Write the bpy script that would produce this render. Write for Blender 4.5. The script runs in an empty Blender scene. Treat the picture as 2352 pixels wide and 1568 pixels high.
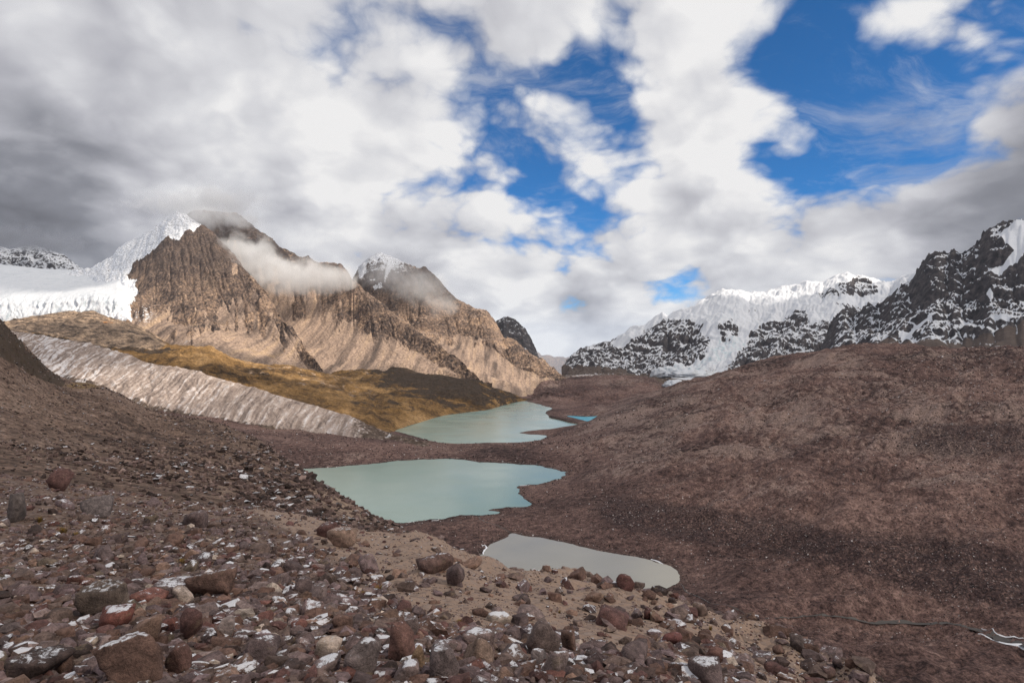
import bpy, bmesh, math, random
import numpy as np
from mathutils import Vector, Matrix, Euler
from mathutils.bvhtree import BVHTree
from mathutils.geometry import tessellate_polygon

# ------------------------------------------------------------------ camera, sky, sun, exposure
F, CX, CY, H = 1409.0, 1176.0, 784.0, 120.0        # focal length and centre for a 2352-wide frame; eye height over the middle lake
sc = bpy.context.scene
C = sc.collection
cam = bpy.data.cameras.new('camera'); cam.sensor_width = 36.0; cam.lens = 36.0*F/2352.0
cam.clip_start = 0.1; cam.clip_end = 60000
camo = bpy.data.objects.new('camera', cam); C.objects.link(camo)
camo.location = (0, 0, H); camo.rotation_euler = (math.pi/2, 0, 0); sc.camera = camo

SUN = Vector((0.70, -0.30, 0.66)).normalized()      # towards the sun: right of the view and a little behind the camera
sd = bpy.data.lights.new('sun', 'SUN'); sd.energy = 5.0; sd.angle = math.radians(0.6); sd.color = (1.0, 0.89, 0.74)
so = bpy.data.objects.new('sun', sd); C.objects.link(so)
so.rotation_euler = SUN.to_track_quat('Z', 'Y').to_euler(); so.location = (0, -300, 3000)

sc.view_settings.view_transform = 'Standard'; sc.view_settings.look = 'None'
sc.view_settings.exposure = 0.0; sc.view_settings.gamma = 1.0; sc.view_settings.use_curve_mapping = False
cy = sc.cycles
cy.use_denoising = True
try: cy.denoiser = 'OPENIMAGEDENOISE'; cy.denoising_input_passes = 'RGB_ALBEDO_NORMAL'; cy.denoising_prefilter = 'NONE'
except Exception: pass
cy.max_bounces = 7; cy.diffuse_bounces = 2; cy.glossy_bounces = 2; cy.transmission_bounces = 2; cy.transparent_max_bounces = 6
cy.volume_bounces = 3; cy.volume_max_steps = 256; cy.volume_step_rate = 1.0; cy.caustics_reflective = False; cy.caustics_refractive = False

class NT:
    """small helper to write node trees"""
    def __init__(s, tree): s.t = tree; s.n = tree.nodes; s.l = tree.links; s.n.clear()
    def put(s, sock, v):
        if isinstance(v, bpy.types.NodeSocket): s.l.new(v, sock)
        elif v is not None:
            try: sock.default_value = v
            except Exception: sock.default_value = (v[0], v[1], v[2], 1.0)
    def new(s, t, **kw):
        n = s.n.new(t)
        for k, v in kw.items(): setattr(n, k, v)
        return n
    def math(s, op, a, b=None, c=None, clamp=False):
        n = s.new('ShaderNodeMath', operation=op, use_clamp=clamp); s.put(n.inputs[0], a); s.put(n.inputs[1], b)
        if c is not None: s.put(n.inputs[2], c)
        return n.outputs[0]
    def vmath(s, op, a, b=None):
        n = s.new('ShaderNodeVectorMath', operation=op); s.put(n.inputs[0], a)
        if b is not None: s.put(n.inputs[1], b)
        return n.outputs['Value'] if op in ('DOT_PRODUCT', 'LENGTH') else n.outputs[0]
    def scale(s, a, f):
        n = s.new('ShaderNodeVectorMath', operation='SCALE'); s.put(n.inputs[0], a); s.put(n.inputs['Scale'], f); return n.outputs[0]
    def mapping(s, v, scale=(1, 1, 1), loc=(0, 0, 0), rot=(0, 0, 0)):
        n = s.new('ShaderNodeMapping'); s.put(n.inputs[0], v); n.inputs['Scale'].default_value = scale; n.inputs['Location'].default_value = loc
        n.inputs['Rotation'].default_value = rot; return n.outputs[0]
    def noise(s, v, scale, detail=4, rough=0.55, dist=0.0, col=False, lac=2.0):
        n = s.new('ShaderNodeTexNoise'); s.put(n.inputs['Vector'], v); n.inputs['Scale'].default_value = scale; n.inputs['Detail'].default_value = detail
        n.inputs['Roughness'].default_value = rough; n.inputs['Distortion'].default_value = dist; n.inputs['Lacunarity'].default_value = lac
        return n.outputs['Color' if col else 'Fac']
    def voro(s, v, scale, feature='F1', out='Distance', rnd=1.0):
        n = s.new('ShaderNodeTexVoronoi', feature=feature); s.put(n.inputs['Vector'], v); n.inputs['Scale'].default_value = scale
        n.inputs['Randomness'].default_value = rnd; return n.outputs[out]
    def step(s, v, lo, hi, a=0.0, b=1.0):
        n = s.new('ShaderNodeMapRange', interpolation_type='SMOOTHSTEP'); s.put(n.inputs['Value'], v)
        s.put(n.inputs['From Min'], lo); s.put(n.inputs['From Max'], hi); s.put(n.inputs['To Min'], a); s.put(n.inputs['To Max'], b); return n.outputs[0]
    def mix(s, f, a, b, blend='MIX'):
        n = s.new('ShaderNodeMix', data_type='RGBA', blend_type=blend); s.put(n.inputs[0], f); s.put(n.inputs[6], a); s.put(n.inputs[7], b); return n.outputs[2]
    def attr(s, name, out='Fac'):
        n = s.new('ShaderNodeAttribute', attribute_name=name); return n.outputs[out]
    def ramp(s, f, stops):
        n = s.new('ShaderNodeValToRGB'); s.put(n.inputs[0], f); e = n.color_ramp.elements
        while len(e) < len(stops): e.new(0.5)
        for i, (p, c) in enumerate(stops): e[i].position = p; e[i].color = (c[0], c[1], c[2], 1)
        return n.outputs[0]
    def pos(s): return s.new('ShaderNodeNewGeometry').outputs['Position']
    def nz(s):
        x = s.new('ShaderNodeSeparateXYZ'); s.l.new(s.new('ShaderNodeNewGeometry').outputs['Normal'], x.inputs[0]); return x.outputs['Z']
    def bump(s, h, strength, dist, normal=None):
        n = s.new('ShaderNodeBump'); s.put(n.inputs['Height'], h); n.inputs['Strength'].default_value = strength; n.inputs['Distance'].default_value = dist
        if normal is not None: s.put(n.inputs['Normal'], normal)
        return n.outputs[0]

def material(name, fn, rough=0.92, spec=0.15):
    m = bpy.data.materials.new(name); m.use_nodes = True; t = NT(m.node_tree)
    o = t.new('ShaderNodeOutputMaterial'); p = t.new('ShaderNodeBsdfPrincipled')
    p.inputs['Roughness'].default_value = rough; p.inputs['Specular IOR Level'].default_value = spec
    t.l.new(p.outputs[0], o.inputs[0])
    r = fn(t)
    t.put(p.inputs['Base Color'], r.get('color'))
    if 'normal' in r: t.put(p.inputs['Normal'], r['normal'])
    if 'rough' in r: t.put(p.inputs['Roughness'], r['rough'])
    if 'spec' in r: t.put(p.inputs['Specular IOR Level'], r['spec'])
    return m

def ray(x, y):
    return Vector((x-CX, F, CY-y)).normalized()

def build_world():
    w = bpy.data.worlds.new('World'); sc.world = w; w.use_nodes = True
    t = NT(w.node_tree)
    out = t.new('ShaderNodeOutputWorld')
    sky = t.new('ShaderNodeTexSky', sky_type='NISHITA'); sky.sun_disc = False
    sky.sun_elevation = math.asin(SUN.z); sky.sun_rotation = math.atan2(SUN.x, SUN.y)
    sky.altitude = 4600; sky.air_density = 1.0; sky.dust_density = 0.3; sky.ozone_density = 2.5
    bg1 = t.new('ShaderNodeBackground'); t.put(bg1.inputs[0], t.mix(1.0, sky.outputs[0], (.24, .74, 1.05, 1), 'MULTIPLY')); bg1.inputs[1].default_value = 0.135
    d = t.new('ShaderNodeTexCoord').outputs['Generated']
    sep = t.new('ShaderNodeSeparateXYZ'); t.l.new(d, sep.inputs[0])
    zz = t.math('ADD', t.math('MAXIMUM', sep.outputs['Z'], 0.0), 0.55)
    p = t.scale(d, t.math('DIVIDE', 1.0, zz))                         # seen as a layer overhead, flattening towards the horizon
    def blobs(lst):
        acc = None
        for (x, y, r, wt) in lst:
            c = ray(x, y); k = 2.0/((r/F)**2)
            g = t.math('MULTIPLY', t.math('EXPONENT', t.math('MULTIPLY', t.math('SUBTRACT', t.vmath('DOT_PRODUCT', d, tuple(c)), 1.0), k)), wt)
            acc = g if acc is None else t.math('ADD', acc, g)
        return acc
    def puff(v, det=11, vd=3.0):
        q = t.noise(v, 2.6, det, 0.61)
        vo = t.new('ShaderNodeTexVoronoi', feature='F1'); t.put(vo.inputs['Vector'], v); vo.inputs['Scale'].default_value = 5.5; vo.inputs['Detail'].default_value = vd; vo.inputs['Roughness'].default_value = .55
        return t.math('ADD', t.math('MULTIPLY', q, .80), t.math('MULTIPLY_ADD', vo.outputs['Distance'], -.34, .335))
    warp = t.noise(p, 2.6, 4, 0.55, col=True)
    pw = t.vmath('ADD', p, t.scale(t.vmath('SUBTRACT', warp, (0.5, 0.5, 0.5)), 0.16))
    n1 = puff(pw)
    n2 = puff(t.vmath('ADD', pw, (0.045, -0.02, 0.05)), 4, 1.0)
    gaps = blobs([(1320, 190, 90, .38), (1440, 280, 70, .26), (1190, 330, 100, .26), (1250, 480, 110, .44), (1440, 480, 110, .40), (960, 395, 110, .13),
                  (1900, 60, 120, .36), (1990, 230, 170, .40), (2130, 270, 110, .38), (1800, 395, 120, .40), (2060, 350, 130, .36), (2230, 130, 100, .32), (2345, 30, 70, .40),
                  (1560, 655, 70, .50), (1720, 120, 70, .12), (1110, 560, 70, .10), (1330, 690, 50, .10), (2100, 625, 60, .15),
                  (2900, 330, 260, .30), (2700, 60, 200, .25)])
    fill = blobs([(1590, 335, 90, .46), (1830, 320, 90, .58), (2050, 80, 90, .30), (2230, 40, 110, .34), (2330, 200, 110, .34), (2290, 430, 190, .28), (1640, 520, 170, .15),
                  (520, 250, 480, .28), (80, 380, 420, .30), (1500, 590, 110, .14), (1200, 720, 130, .22), (1560, 720, 60, .12), (1650, 80, 90, .16)])
    dens = t.math('ADD', t.math('SUBTRACT', t.math('MULTIPLY_ADD', t.math('SUBTRACT', n1, 0.5), 2.1, 0.89), gaps), t.math('ADD', fill, t.step(sep.outputs['Z'], .34, .10, 0.0, .26)))
    cover = t.step(dens, 0.28, 0.72)
    veil = t.math('MULTIPLY', t.step(t.noise(t.mapping(pw, (1.0, 2.2, 1.6), rot=(0, 0, .6)), 2.6, 8, .66, .6), .47, .72), .55)
    cover = t.math('MAXIMUM', cover, veil)
    thick = t.step(dens, 0.60, 1.2)
    relief = t.math('MULTIPLY', t.math('SUBTRACT', n1, n2), 1.0)
    dark = blobs([(40, 470, 220, .26), (30, 560, 150, .20), (10, 180, 260, .04), (260, 430, 120, .10), (2300, 500, 140, .24), (2150, 530, 130, .13), (1330, 705, 60, .25), (1950, 460, 90, .16),
                  (330, 30, 150, .10), (780, 60, 170, .10), (1240, 40, 150, .08), (640, 470, 90, .12), (1000, 520, 100, .10), (2340, 250, 60, .18), (-300, 300, 420, .12), (2700, 560, 300, .3)])
    lite = blobs([(430, 480, 60, .22), (270, 470, 50, .30), (350, 130, 120, .12), (700, 330, 150, .10), (1600, 320, 60, .20), (1950, 590, 80, .16), (1150, 740, 120, .14), (1850, 300, 50, .16), (1130, 480, 70, .12)])
    n3 = t.noise(p, 1.1, 4, 0.5)
    b = t.math('ADD', t.math('ADD', 0.97, relief), t.math('MULTIPLY', t.math('SUBTRACT', n3, 0.5), 0.40))
    b = t.math('SUBTRACT', b, t.math('MULTIPLY', thick, 0.07))
    b = t.math('ADD', t.math('SUBTRACT', b, dark), lite)
    col = t.ramp(b, [(0.0, (.145, .145, .165)), (0.35, (.27, .275, .31)), (0.62, (.50, .50, .545)), (0.85, (.74, .74, .77)), (1.0, (.93, .92, .92))])
    bg2 = t.new('ShaderNodeBackground'); t.l.new(col, bg2.inputs[0]); bg2.inputs[1].default_value = 0.93
    mx = t.new('ShaderNodeMixShader'); t.l.new(cover, mx.inputs[0]); t.l.new(bg1.outputs[0], mx.inputs[1]); t.l.new(bg2.outputs[0], mx.inputs[2])
    t.l.new(mx.outputs[0], out.inputs[0])
    w.cycles.sampling_method = 'MANUAL'; w.cycles.sample_map_resolution = 1024
build_world()

# ------------------------------------------------------------------ numpy helpers
rng = np.random.default_rng(7); random.seed(7)
_perm = np.random.default_rng(3).permutation(256).astype(np.int64); _perm = np.concatenate([_perm, _perm, _perm])
_g = np.array([(1,1,0),(-1,1,0),(1,-1,0),(-1,-1,0),(1,0,1),(-1,0,1),(1,0,-1),(-1,0,-1),(0,1,1),(0,-1,1),(0,1,-1),(0,-1,-1),(1,1,0),(0,-1,1),(-1,1,0),(0,-1,-1)], float)
def perlin(p):
    p = np.asarray(p, float); i = np.floor(p).astype(np.int64); f = p-i; i &= 255
    u = f*f*f*(f*(f*6-15)+10)
    r = 0
    for dx in (0, 1):
        wx = u[..., 0] if dx else 1-u[..., 0]
        for dy in (0, 1):
            wy = u[..., 1] if dy else 1-u[..., 1]
            for dz in (0, 1):
                wz = u[..., 2] if dz else 1-u[..., 2]
                h = _perm[_perm[_perm[i[..., 0]+dx]+i[..., 1]+dy]+i[..., 2]+dz] & 15
                g = _g[h]
                r = r + wx*wy*wz*(g[..., 0]*(f[..., 0]-dx)+g[..., 1]*(f[..., 1]-dy)+g[..., 2]*(f[..., 2]-dz))
    return r
def fbm(p, octaves=5, gain=0.5, lac=2.03, ridged=False):
    p = np.asarray(p, float); a, s, r = 1.0, 0.0, 0
    for o in range(octaves):
        n = perlin(p+17.3*o)
        if ridged: n = 1-2*np.abs(n)*1.4
        r = r + a*n; s += a; a *= gain; p = p*lac
    return r/s
def v3(x, y, z=0.0):
    return np.stack(np.broadcast_arrays(np.asarray(x, float), np.asarray(y, float), np.asarray(z, float)), -1)
def sstep(x, a, b):
    t = np.clip((x-a)/(b-a), 0, 1); return t*t*(3-2*t)
def pchip_uniform(Y, nts):
    """Y (K,N) at knots 0..K-1 -> rows with nts[k] steps in span k, monotone"""
    K = Y.shape[0]; D = np.diff(Y, axis=0); m = np.zeros_like(Y)
    m[0] = D[0]; m[-1] = D[-1]
    if K > 2:
        a, b = D[:-1], D[1:]; same = (a*b) > 0
        m[1:-1] = np.where(same, 2*a*b/np.where(same, a+b, 1), 0)
    rows = []
    for k in range(K-1):
        for t in np.arange(nts[k])/nts[k]:
            h00 = 2*t**3-3*t**2+1; h10 = t**3-2*t**2+t; h01 = -2*t**3+3*t**2; h11 = t**3-t**2
            rows.append(h00*Y[k]+h10*m[k]+h01*Y[k+1]+h11*m[k+1])
    rows.append(Y[-1]); return np.array(rows)
def c(k, pts):
    """readings taken from enlarged pieces of the view -> full-view coordinates"""
    ox, oy, s = {1: (0, 428.75, .36458), 2: (735, 520.6, .36458), 3: (1494.5, 459.4, .36458), 4: (0, 1041.2, .33854), 5: (673.7, 1041.2, .36458), 6: (1494.5, 1016.7, .36458), 7: (0, 704.4, .2929)}[k]
    return [(ox+s*p[0], oy+s*p[1])+tuple(p[2:]) for p in pts]
def P3(x, y, d):
    return ((x-CX)*d/F, d, H-(y-CY)*d/F)

def strip(curves, x0, x1, nu, nts):
    """ruled terrain: curves of (x, y, distance) from near to far -> grid of points"""
    xs = np.linspace(x0, x1, nu); Z, L = [], []
    for cv in curves:
        cv = sorted(cv); kx = np.array([p[0] for p in cv]); ky = np.array([p[1] for p in cv]); kd = np.log([p[2] for p in cv])
        y = np.interp(xs, kx, ky); ld = np.interp(xs, kx, kd)
        k = np.ones(5)/5; ld = np.convolve(np.pad(ld, 2, 'edge'), k, 'valid')
        Z.append(H-(y-CY)*np.exp(ld)/F); L.append(ld)
    d = np.exp(pchip_uniform(np.array(L), nts)); z = pchip_uniform(np.array(Z), nts)
    return v3((xs[None, :]-CX)*d/F, d, z)
def normals(P):
    a = np.gradient(P, axis=1); b = np.gradient(P, axis=0); n = np.cross(a, b)
    n /= np.linalg.norm(n, axis=-1, keepdims=True)+1e-9
    return n
def uvs(P):
    s = P[..., 0]+0.0; t = np.concatenate([np.zeros((1, P.shape[1])), np.cumsum(np.linalg.norm(np.diff(P, axis=0), axis=-1), 0)], 0)
    return s, t
def img(P):
    return CX+F*P[..., 0]/P[..., 1], CY-F*(P[..., 2]-H)/P[..., 1]
def inpoly(x, y, poly):
    r = np.zeros(x.shape, bool); n = len(poly); j = n-1
    for i in range(n):
        xi, yi = poly[i][:2]; xj, yj = poly[j][:2]
        cnd = ((yi > y) != (yj > y)) & (x < (xj-xi)*(y-yi)/((yj-yi) if yj != yi else 1e-9)+xi)
        r ^= cnd; j = i
    return r
def blur(a, n=1):
    for _ in range(n):
        p = np.pad(a, 1, 'edge'); a = (p[:-2, 1:-1]+p[2:, 1:-1]+p[1:-1, :-2]+p[1:-1, 2:]+2*a)/6
    return a

def mesh_from(name, V, Q, smooth=True):
    me = bpy.data.meshes.new(name); V = np.ascontiguousarray(V, np.float32).reshape(-1, 3); Q = np.ascontiguousarray(Q, np.int32); k = Q.shape[1]
    me.vertices.add(len(V)); me.vertices.foreach_set('co', V.ravel())
    me.loops.add(Q.size); me.loops.foreach_set('vertex_index', Q.ravel())
    me.polygons.add(len(Q)); me.polygons.foreach_set('loop_start', np.arange(0, Q.size, k, dtype=np.int32))
    try: me.polygons.foreach_set('loop_total', np.full(len(Q), k, np.int32))
    except Exception: pass
    me.polygons.foreach_set('use_smooth', np.full(len(Q), smooth, bool))
    me.update(calc_edges=True); me.validate(); return me
def add_attr(me, name, a):
    at = me.attributes.new(name, 'FLOAT', 'POINT'); at.data.foreach_set('value', np.ascontiguousarray(a, np.float32).ravel())
def add_color(me, name, col):
    at = me.attributes.new(name, 'FLOAT_COLOR', 'POINT'); at.data.foreach_set('color', np.ascontiguousarray(np.concatenate([col, np.ones((len(col), 1))], 1), np.float32).ravel())
def link(name, me, mat=None, kind=None, label=None, cat=None, group=None, parent=None):
    o = bpy.data.objects.new(name, me); C.objects.link(o)
    if mat is not None and me is not None and not me.materials: me.materials.append(mat)
    if kind: o['kind'] = kind
    if label: o['label'] = label
    if cat: o['category'] = cat
    if group: o['group'] = group
    if parent: o.parent = parent
    return o
def grid_obj(name, P, mat, attrs=None, label=None, cat=None, kind='structure', smooth=True):
    nt, nu = P.shape[:2]; i = np.arange(nt*nu).reshape(nt, nu)
    Q = np.stack([i[:-1, :-1], i[:-1, 1:], i[1:, 1:], i[1:, :-1]], -1).reshape(-1, 4)
    me = mesh_from(name, P.reshape(-1, 3), Q, smooth)
    for k, a in (attrs or {}).items(): add_attr(me, k, a)
    return link(name, me, mat, kind, label, cat)

# ------------------------------------------------------------------ materials of the setting
def m_mountain(t):
    p = t.pos(); s = t.attr('along'); d = t.attr('down'); cmb = t.new('ShaderNodeCombineXYZ'); t.l.new(s, cmb.inputs[0]); t.l.new(d, cmb.inputs[1]); sl = cmb.outputs[0]
    n = t.noise(p, 0.012, 6, 0.62, 0.6); nf = t.noise(p, 0.13, 6, 0.74)
    rock = t.ramp(t.math('ADD', t.math('MULTIPLY', n, 0.40), t.math('MULTIPLY', nf, 0.60)), [(0.40, (.036, .030, .030)), (0.46, (.105, .077, .066)), (0.52, (.195, .137, .105)), (0.60, (.38, .262, .18))])
    st = t.noise(t.mapping(sl, (0.055, 0.0035, 1)), 1.0, 5, 0.6, 0.25); st2 = t.noise(t.mapping(sl, (0.016, 0.0012, 1), (5, 2, 0)), 1.0, 3, 0.5)
    sc_ = t.ramp(t.math('ADD', t.math('MULTIPLY', st, 0.6), t.math('MULTIPLY', st2, 0.4)), [(0.38, (.075, .057, .051)), (0.45, (.20, .146, .118)), (0.52, (.34, .248, .193)), (0.62, (.46, .325, .22))])
    sc_ = t.mix(t.math('MULTIPLY', nf, 0.4), sc_, (.20, .15, .12))
    scree = t.step(t.math('ADD', t.attr('scree'), t.math('MULTIPLY', t.math('SUBTRACT', nf, 0.5), 0.8)), 0.36, 0.66)
    sz_ = t.new('ShaderNodeSeparateXYZ'); t.l.new(p, sz_.inputs[0])
    high = t.step(t.math('ADD', sz_.outputs['Z'], t.math('MULTIPLY', t.math('SUBTRACT', n, .5), 260.0)), 200, 380)
    rock = t.mix(t.math('MULTIPLY', high, .78), rock, t.mix(nf, (.030, .026, .027), (.13, .10, .092)))
    col = t.mix(scree, rock, sc_)
    gold = t.step(t.math('ADD', t.attr('gold'), t.math('MULTIPLY', t.math('SUBTRACT', n, 0.5), 1.0)), 0.45, 0.75)
    col = t.mix(t.math('MULTIPLY', gold, 0.75), col, (.40, .25, .09))
    sn = t.math('ADD', t.attr('snow'), t.math('ADD', t.math('MULTIPLY', t.math('SUBTRACT', nf, 0.5), 1.1), t.math('MULTIPLY', t.math('SUBTRACT', t.nz(), 0.6), 0.5)))
    snow = t.step(sn, 0.52, 0.66)
    col = t.mix(snow, col, (.68, .70, .745))
    col = t.mix(1.0, col, t.ramp(t.noise(p, 0.22, 4, .75), [(.38, (0.62,)*3), (.62, (1.42,)*3)]), 'MULTIPLY')
    b = t.bump(t.noise(p, 0.13, 7, 0.68), t.math('SUBTRACT', 1.0, t.math('MULTIPLY', scree, 0.75)) if False else 0.7, 3.2)
    return dict(color=col, normal=b)
M_mount = material('brown_mountain_rock', m_mountain)

def m_snowrock(t):
    p = t.pos(); n = t.noise(p, 0.012, 6, 0.65, 0.5); nf = t.noise(p, 0.06, 7, 0.72, 0.3); nm = t.noise(t.mapping(p, (1, 1, .55)), 0.055, 7, 0.72, 0.8)
    rock = t.ramp(nf, [(0.32, (.024, .023, .027)), (0.50, (.060, .055, .060)), (0.68, (.135, .118, .117))])
    sn = t.math('ADD', t.attr('snow'), t.math('ADD', t.math('MULTIPLY', t.math('SUBTRACT', nm, 0.5), 1.1), t.math('MULTIPLY', t.math('SUBTRACT', t.nz(), 0.60), 0.55)))
    sn = t.math('ADD', sn, t.math('MULTIPLY', t.math('SUBTRACT', nf, 0.5), 0.7))
    snow = t.step(sn, 0.47, 0.60)
    ice = t.step(t.math('ADD', t.attr('ice'), t.math('MULTIPLY', t.math('SUBTRACT', nf, .5), 1.2)), .5, .8)
    sncol = t.mix(ice, (.66, .685, .735), (.42, .58, .63))
    brown = t.step(t.math('ADD', t.attr('talus'), t.math('MULTIPLY', t.math('SUBTRACT', nf, .5), .8)), .4, .6)
    rock = t.mix(brown, rock, t.mix(nf, (.06, .048, .045), (.16, .125, .11)))
    col = t.mix(snow, rock, sncol)
    b = t.bump(t.noise(p, 0.11, 8, 0.72), 0.7, 4.0)
    return dict(color=col, normal=b)
M_snowrock = material('snowy_dark_rock', m_snowrock)

def m_ice(t):
    p = t.pos(); nf = t.noise(t.mapping(p, (1, 1, .6)), 0.04, 7, 0.65, 0.4)
    cr = t.noise(t.mapping(p, (1, .25, .10)), 0.10, 5, 0.6)
    band = t.attr('cliff')
    col = t.mix(t.math('MULTIPLY', t.step(nf, .45, .75), .55), (.64, .67, .72), (.42, .48, .53))
    col = t.mix(t.math('MULTIPLY', t.math('MULTIPLY', t.step(cr, .54, .68), band), .8), col, (.34, .41, .46))
    b = t.bump(t.math('ADD', nf, t.math('MULTIPLY', cr, .5)), 0.8, 5.0)
    return dict(color=col, normal=b, rough=0.55)
M_ice = material('glacier_ice', m_ice, 0.6, 0.3)

def m_moraine(t):
    p = t.pos(); s = t.attr('along'); d = t.attr('down'); cmb = t.new('ShaderNodeCombineXYZ'); t.l.new(s, cmb.inputs[0]); t.l.new(d, cmb.inputs[1]); sl = cmb.outputs[0]
    st = t.noise(t.mapping(sl, (0.11, 0.012, 1), rot=(0, 0, .12)), 1.0, 5, 0.62, 0.4); nf = t.noise(p, 0.16, 6, 0.7); n = t.noise(p, .02, 4, .55)
    base = t.ramp(t.math('ADD', t.math('MULTIPLY', st, .7), t.math('MULTIPLY', nf, .3)), [(.33, (.11, .088, .080)), (.45, (.25, .198, .174)), (.53, (.38, .31, .275)), (.62, (.54, .475, .45))])
    dark = t.ramp(nf, [(.35, (.060, .045, .038)), (.55, (.12, .088, .07)), (.72, (.20, .15, .12))])
    f = t.step(t.math('ADD', t.attr('pale'), t.math('MULTIPLY', t.math('SUBTRACT', nf, .5), .9)), .38, .62)
    col = t.mix(f, dark, base)
    sn = t.step(t.math('ADD', t.math('ADD', t.math('MULTIPLY', st, .8), t.math('MULTIPLY', nf, .5)), t.attr('snow')), .74, .86)
    col = t.mix(t.math('MULTIPLY', sn, .6), col, (.66, .66, .70))
    return dict(color=col, normal=t.bump(t.math('ADD', st, nf), 0.8, 2.5))
M_moraine = material('moraine_gravel', m_moraine)

def m_meadow(t):
    p = t.pos(); n = t.noise(p, .010, 5, .6, .6); nf = t.noise(p, .06, 6, .7); nx = t.noise(t.mapping(p, (1, 1, 3)), .03, 5, .65, .8)
    grass = t.ramp(t.math('ADD', t.math('MULTIPLY', n, .65), t.math('MULTIPLY', nf, .35)), [(.40, (.042, .027, .016)), (.46, (.120, .071, .032)), (.53, (.21, .123, .050)), (.61, (.33, .205, .095))])
    rock = t.ramp(nf, [(.38, (.06, .046, .038)), (.49, (.19, .138, .102)), (.60, (.38, .275, .195))])
    f = t.step(t.math('ADD', t.attr('rock'), t.math('MULTIPLY', t.math('SUBTRACT', nx, .5), 1.5)), .40, .62)
    col = t.mix(f, grass, rock)
    shr = t.step(t.math('ADD', t.attr('shrub_shade'), t.math('MULTIPLY', t.math('SUBTRACT', t.noise(t.mapping(p, (1, 1, 2.5)), .022, 7, .74, .5), .5), 2.8)), .50, .70)
    col = t.mix(shr, col, t.mix(nf, (.026, .019, .015), (.085, .060, .042)))  # dark tone for shrubs and for the shade band painted above the moraine
    sn = t.step(t.math('ADD', t.attr('snow'), t.math('MULTIPLY', t.math('SUBTRACT', nf, .5), 1.0)), .55, .7)
    col = t.mix(sn, col, (.7, .7, .73))
    org = t.step(t.math('ADD', t.attr('orange'), t.math('MULTIPLY', t.math('SUBTRACT', nf, .5), 2.2)), .5, .8)
    col = t.mix(org, col, (.36, .16, .055))
    col = t.mix(1.0, col, t.ramp(t.noise(p, 0.25, 4, .75), [(.38, (0.65,)*3), (.62, (1.4,)*3)]), 'MULTIPLY')
    return dict(color=col, normal=t.bump(t.noise(p, .10, 7, .68), .8, 4.0))
M_meadow = material('dry_meadow', m_meadow)

def m_valley(t):
    p = t.pos(); n = t.noise(p, .009, 6, .6, .8); nb = t.noise(t.mapping(p, (1, .6, 1), rot=(0, 0, .5)), .020, 9, .74, .7); nf = t.noise(p, .22, 6, .72); ng = t.noise(p, .9, 4, .7)
    base = t.ramp(t.math('ADD', t.math('MULTIPLY', nf, .55), t.math('MULTIPLY', n, .45)), [(.40, (.028, .0165, .0155)), (.46, (.078, .047, .042)), (.52, (.122, .075, .065)), (.60, (.205, .132, .112))])
    pale = t.step(t.math('ADD', t.math('ADD', nb, t.math('MULTIPLY', t.math('SUBTRACT', nf, .5), .6)), t.attr('pale')), .55, .74)
    col = t.mix(t.math('MULTIPLY', pale, .62), base, t.mix(nf, (.17, .118, .10), (.36, .27, .232)))
    grav = t.step(t.math('ADD', t.attr('stony'), t.math('MULTIPLY', t.math('SUBTRACT', n, .5), 1.0)), .45, .75)
    col = t.mix(t.math('MULTIPLY', t.math('MULTIPLY', grav, t.step(ng, .36, .56)), .85), col, (.030, .020, .021))
    sp = t.math('MULTIPLY', t.step(t.noise(p, .75, 3, .8), .66, .70), t.math('ADD', t.math('MULTIPLY', grav, .8), .15))
    col = t.mix(sp, col, (.42, .37, .36))
    col = t.mix(1.0, col, t.ramp(t.noise(p, 0.85, 5, .80), [(.38, (0.40,)*3), (.62, (1.75,)*3)]), 'MULTIPLY')
    wet = t.attr('shore')
    col = t.mix(t.math('MULTIPLY', wet, .55), col, (.045, .034, .030))
    b = t.bump(t.math('ADD', nf, t.math('MULTIPLY', ng, .5)), .8, 1.3)
    return dict(color=col, normal=b)
M_valley = material('valley_gravel', m_valley)

def m_soil(t):
    p = t.pos(); n = t.noise(p, .10, 5, .6, .5); nf = t.noise(p, 1.6, 7, .72); ng = t.noise(p, 9.0, 5, .7)
    base = t.ramp(t.math('ADD', t.math('MULTIPLY', nf, .6), t.math('MULTIPLY', n, .4)), [(.38, (.048, .031, .026)), (.47, (.115, .075, .059)), (.55, (.180, .120, .092)), (.65, (.27, .188, .145))])
    col = t.mix(t.math('MULTIPLY', t.step(ng, .38, .70), .5), base, (.11, .082, .070))
    sand = t.step(t.math('ADD', t.attr('sand'), t.math('MULTIPLY', t.math('SUBTRACT', nf, .5), 1.0)), .40, .75)
    col = t.mix(t.math('MULTIPLY', sand, .9), col, t.mix(ng, (.22, .152, .116), (.39, .285, .22)))
    nv = t.voro(p, 7.0, out='Color'); sx = t.new('ShaderNodeSeparateColor'); t.l.new(nv, sx.inputs[0])
    col = t.mix(t.math('MULTIPLY', t.step(sx.outputs[0], .55, .60), .5), col, t.mix(sx.outputs[1], (.07, .05, .046), (.30, .245, .22)))
    sn = t.step(t.math('ADD', t.math('ADD', t.math('MULTIPLY', t.noise(p, .55, 4, .6), .7), t.math('MULTIPLY', ng, .6)), t.attr('snow')), .89, .94)
    col = t.mix(sn, col, (.78, .79, .83))
    h = t.math('ADD', nf, t.math('MULTIPLY', t.voro(p, 7.0), -.35))
    return dict(color=col, normal=t.bump(h, .8, .12))
M_soil = material('stony_soil', m_soil)

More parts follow.
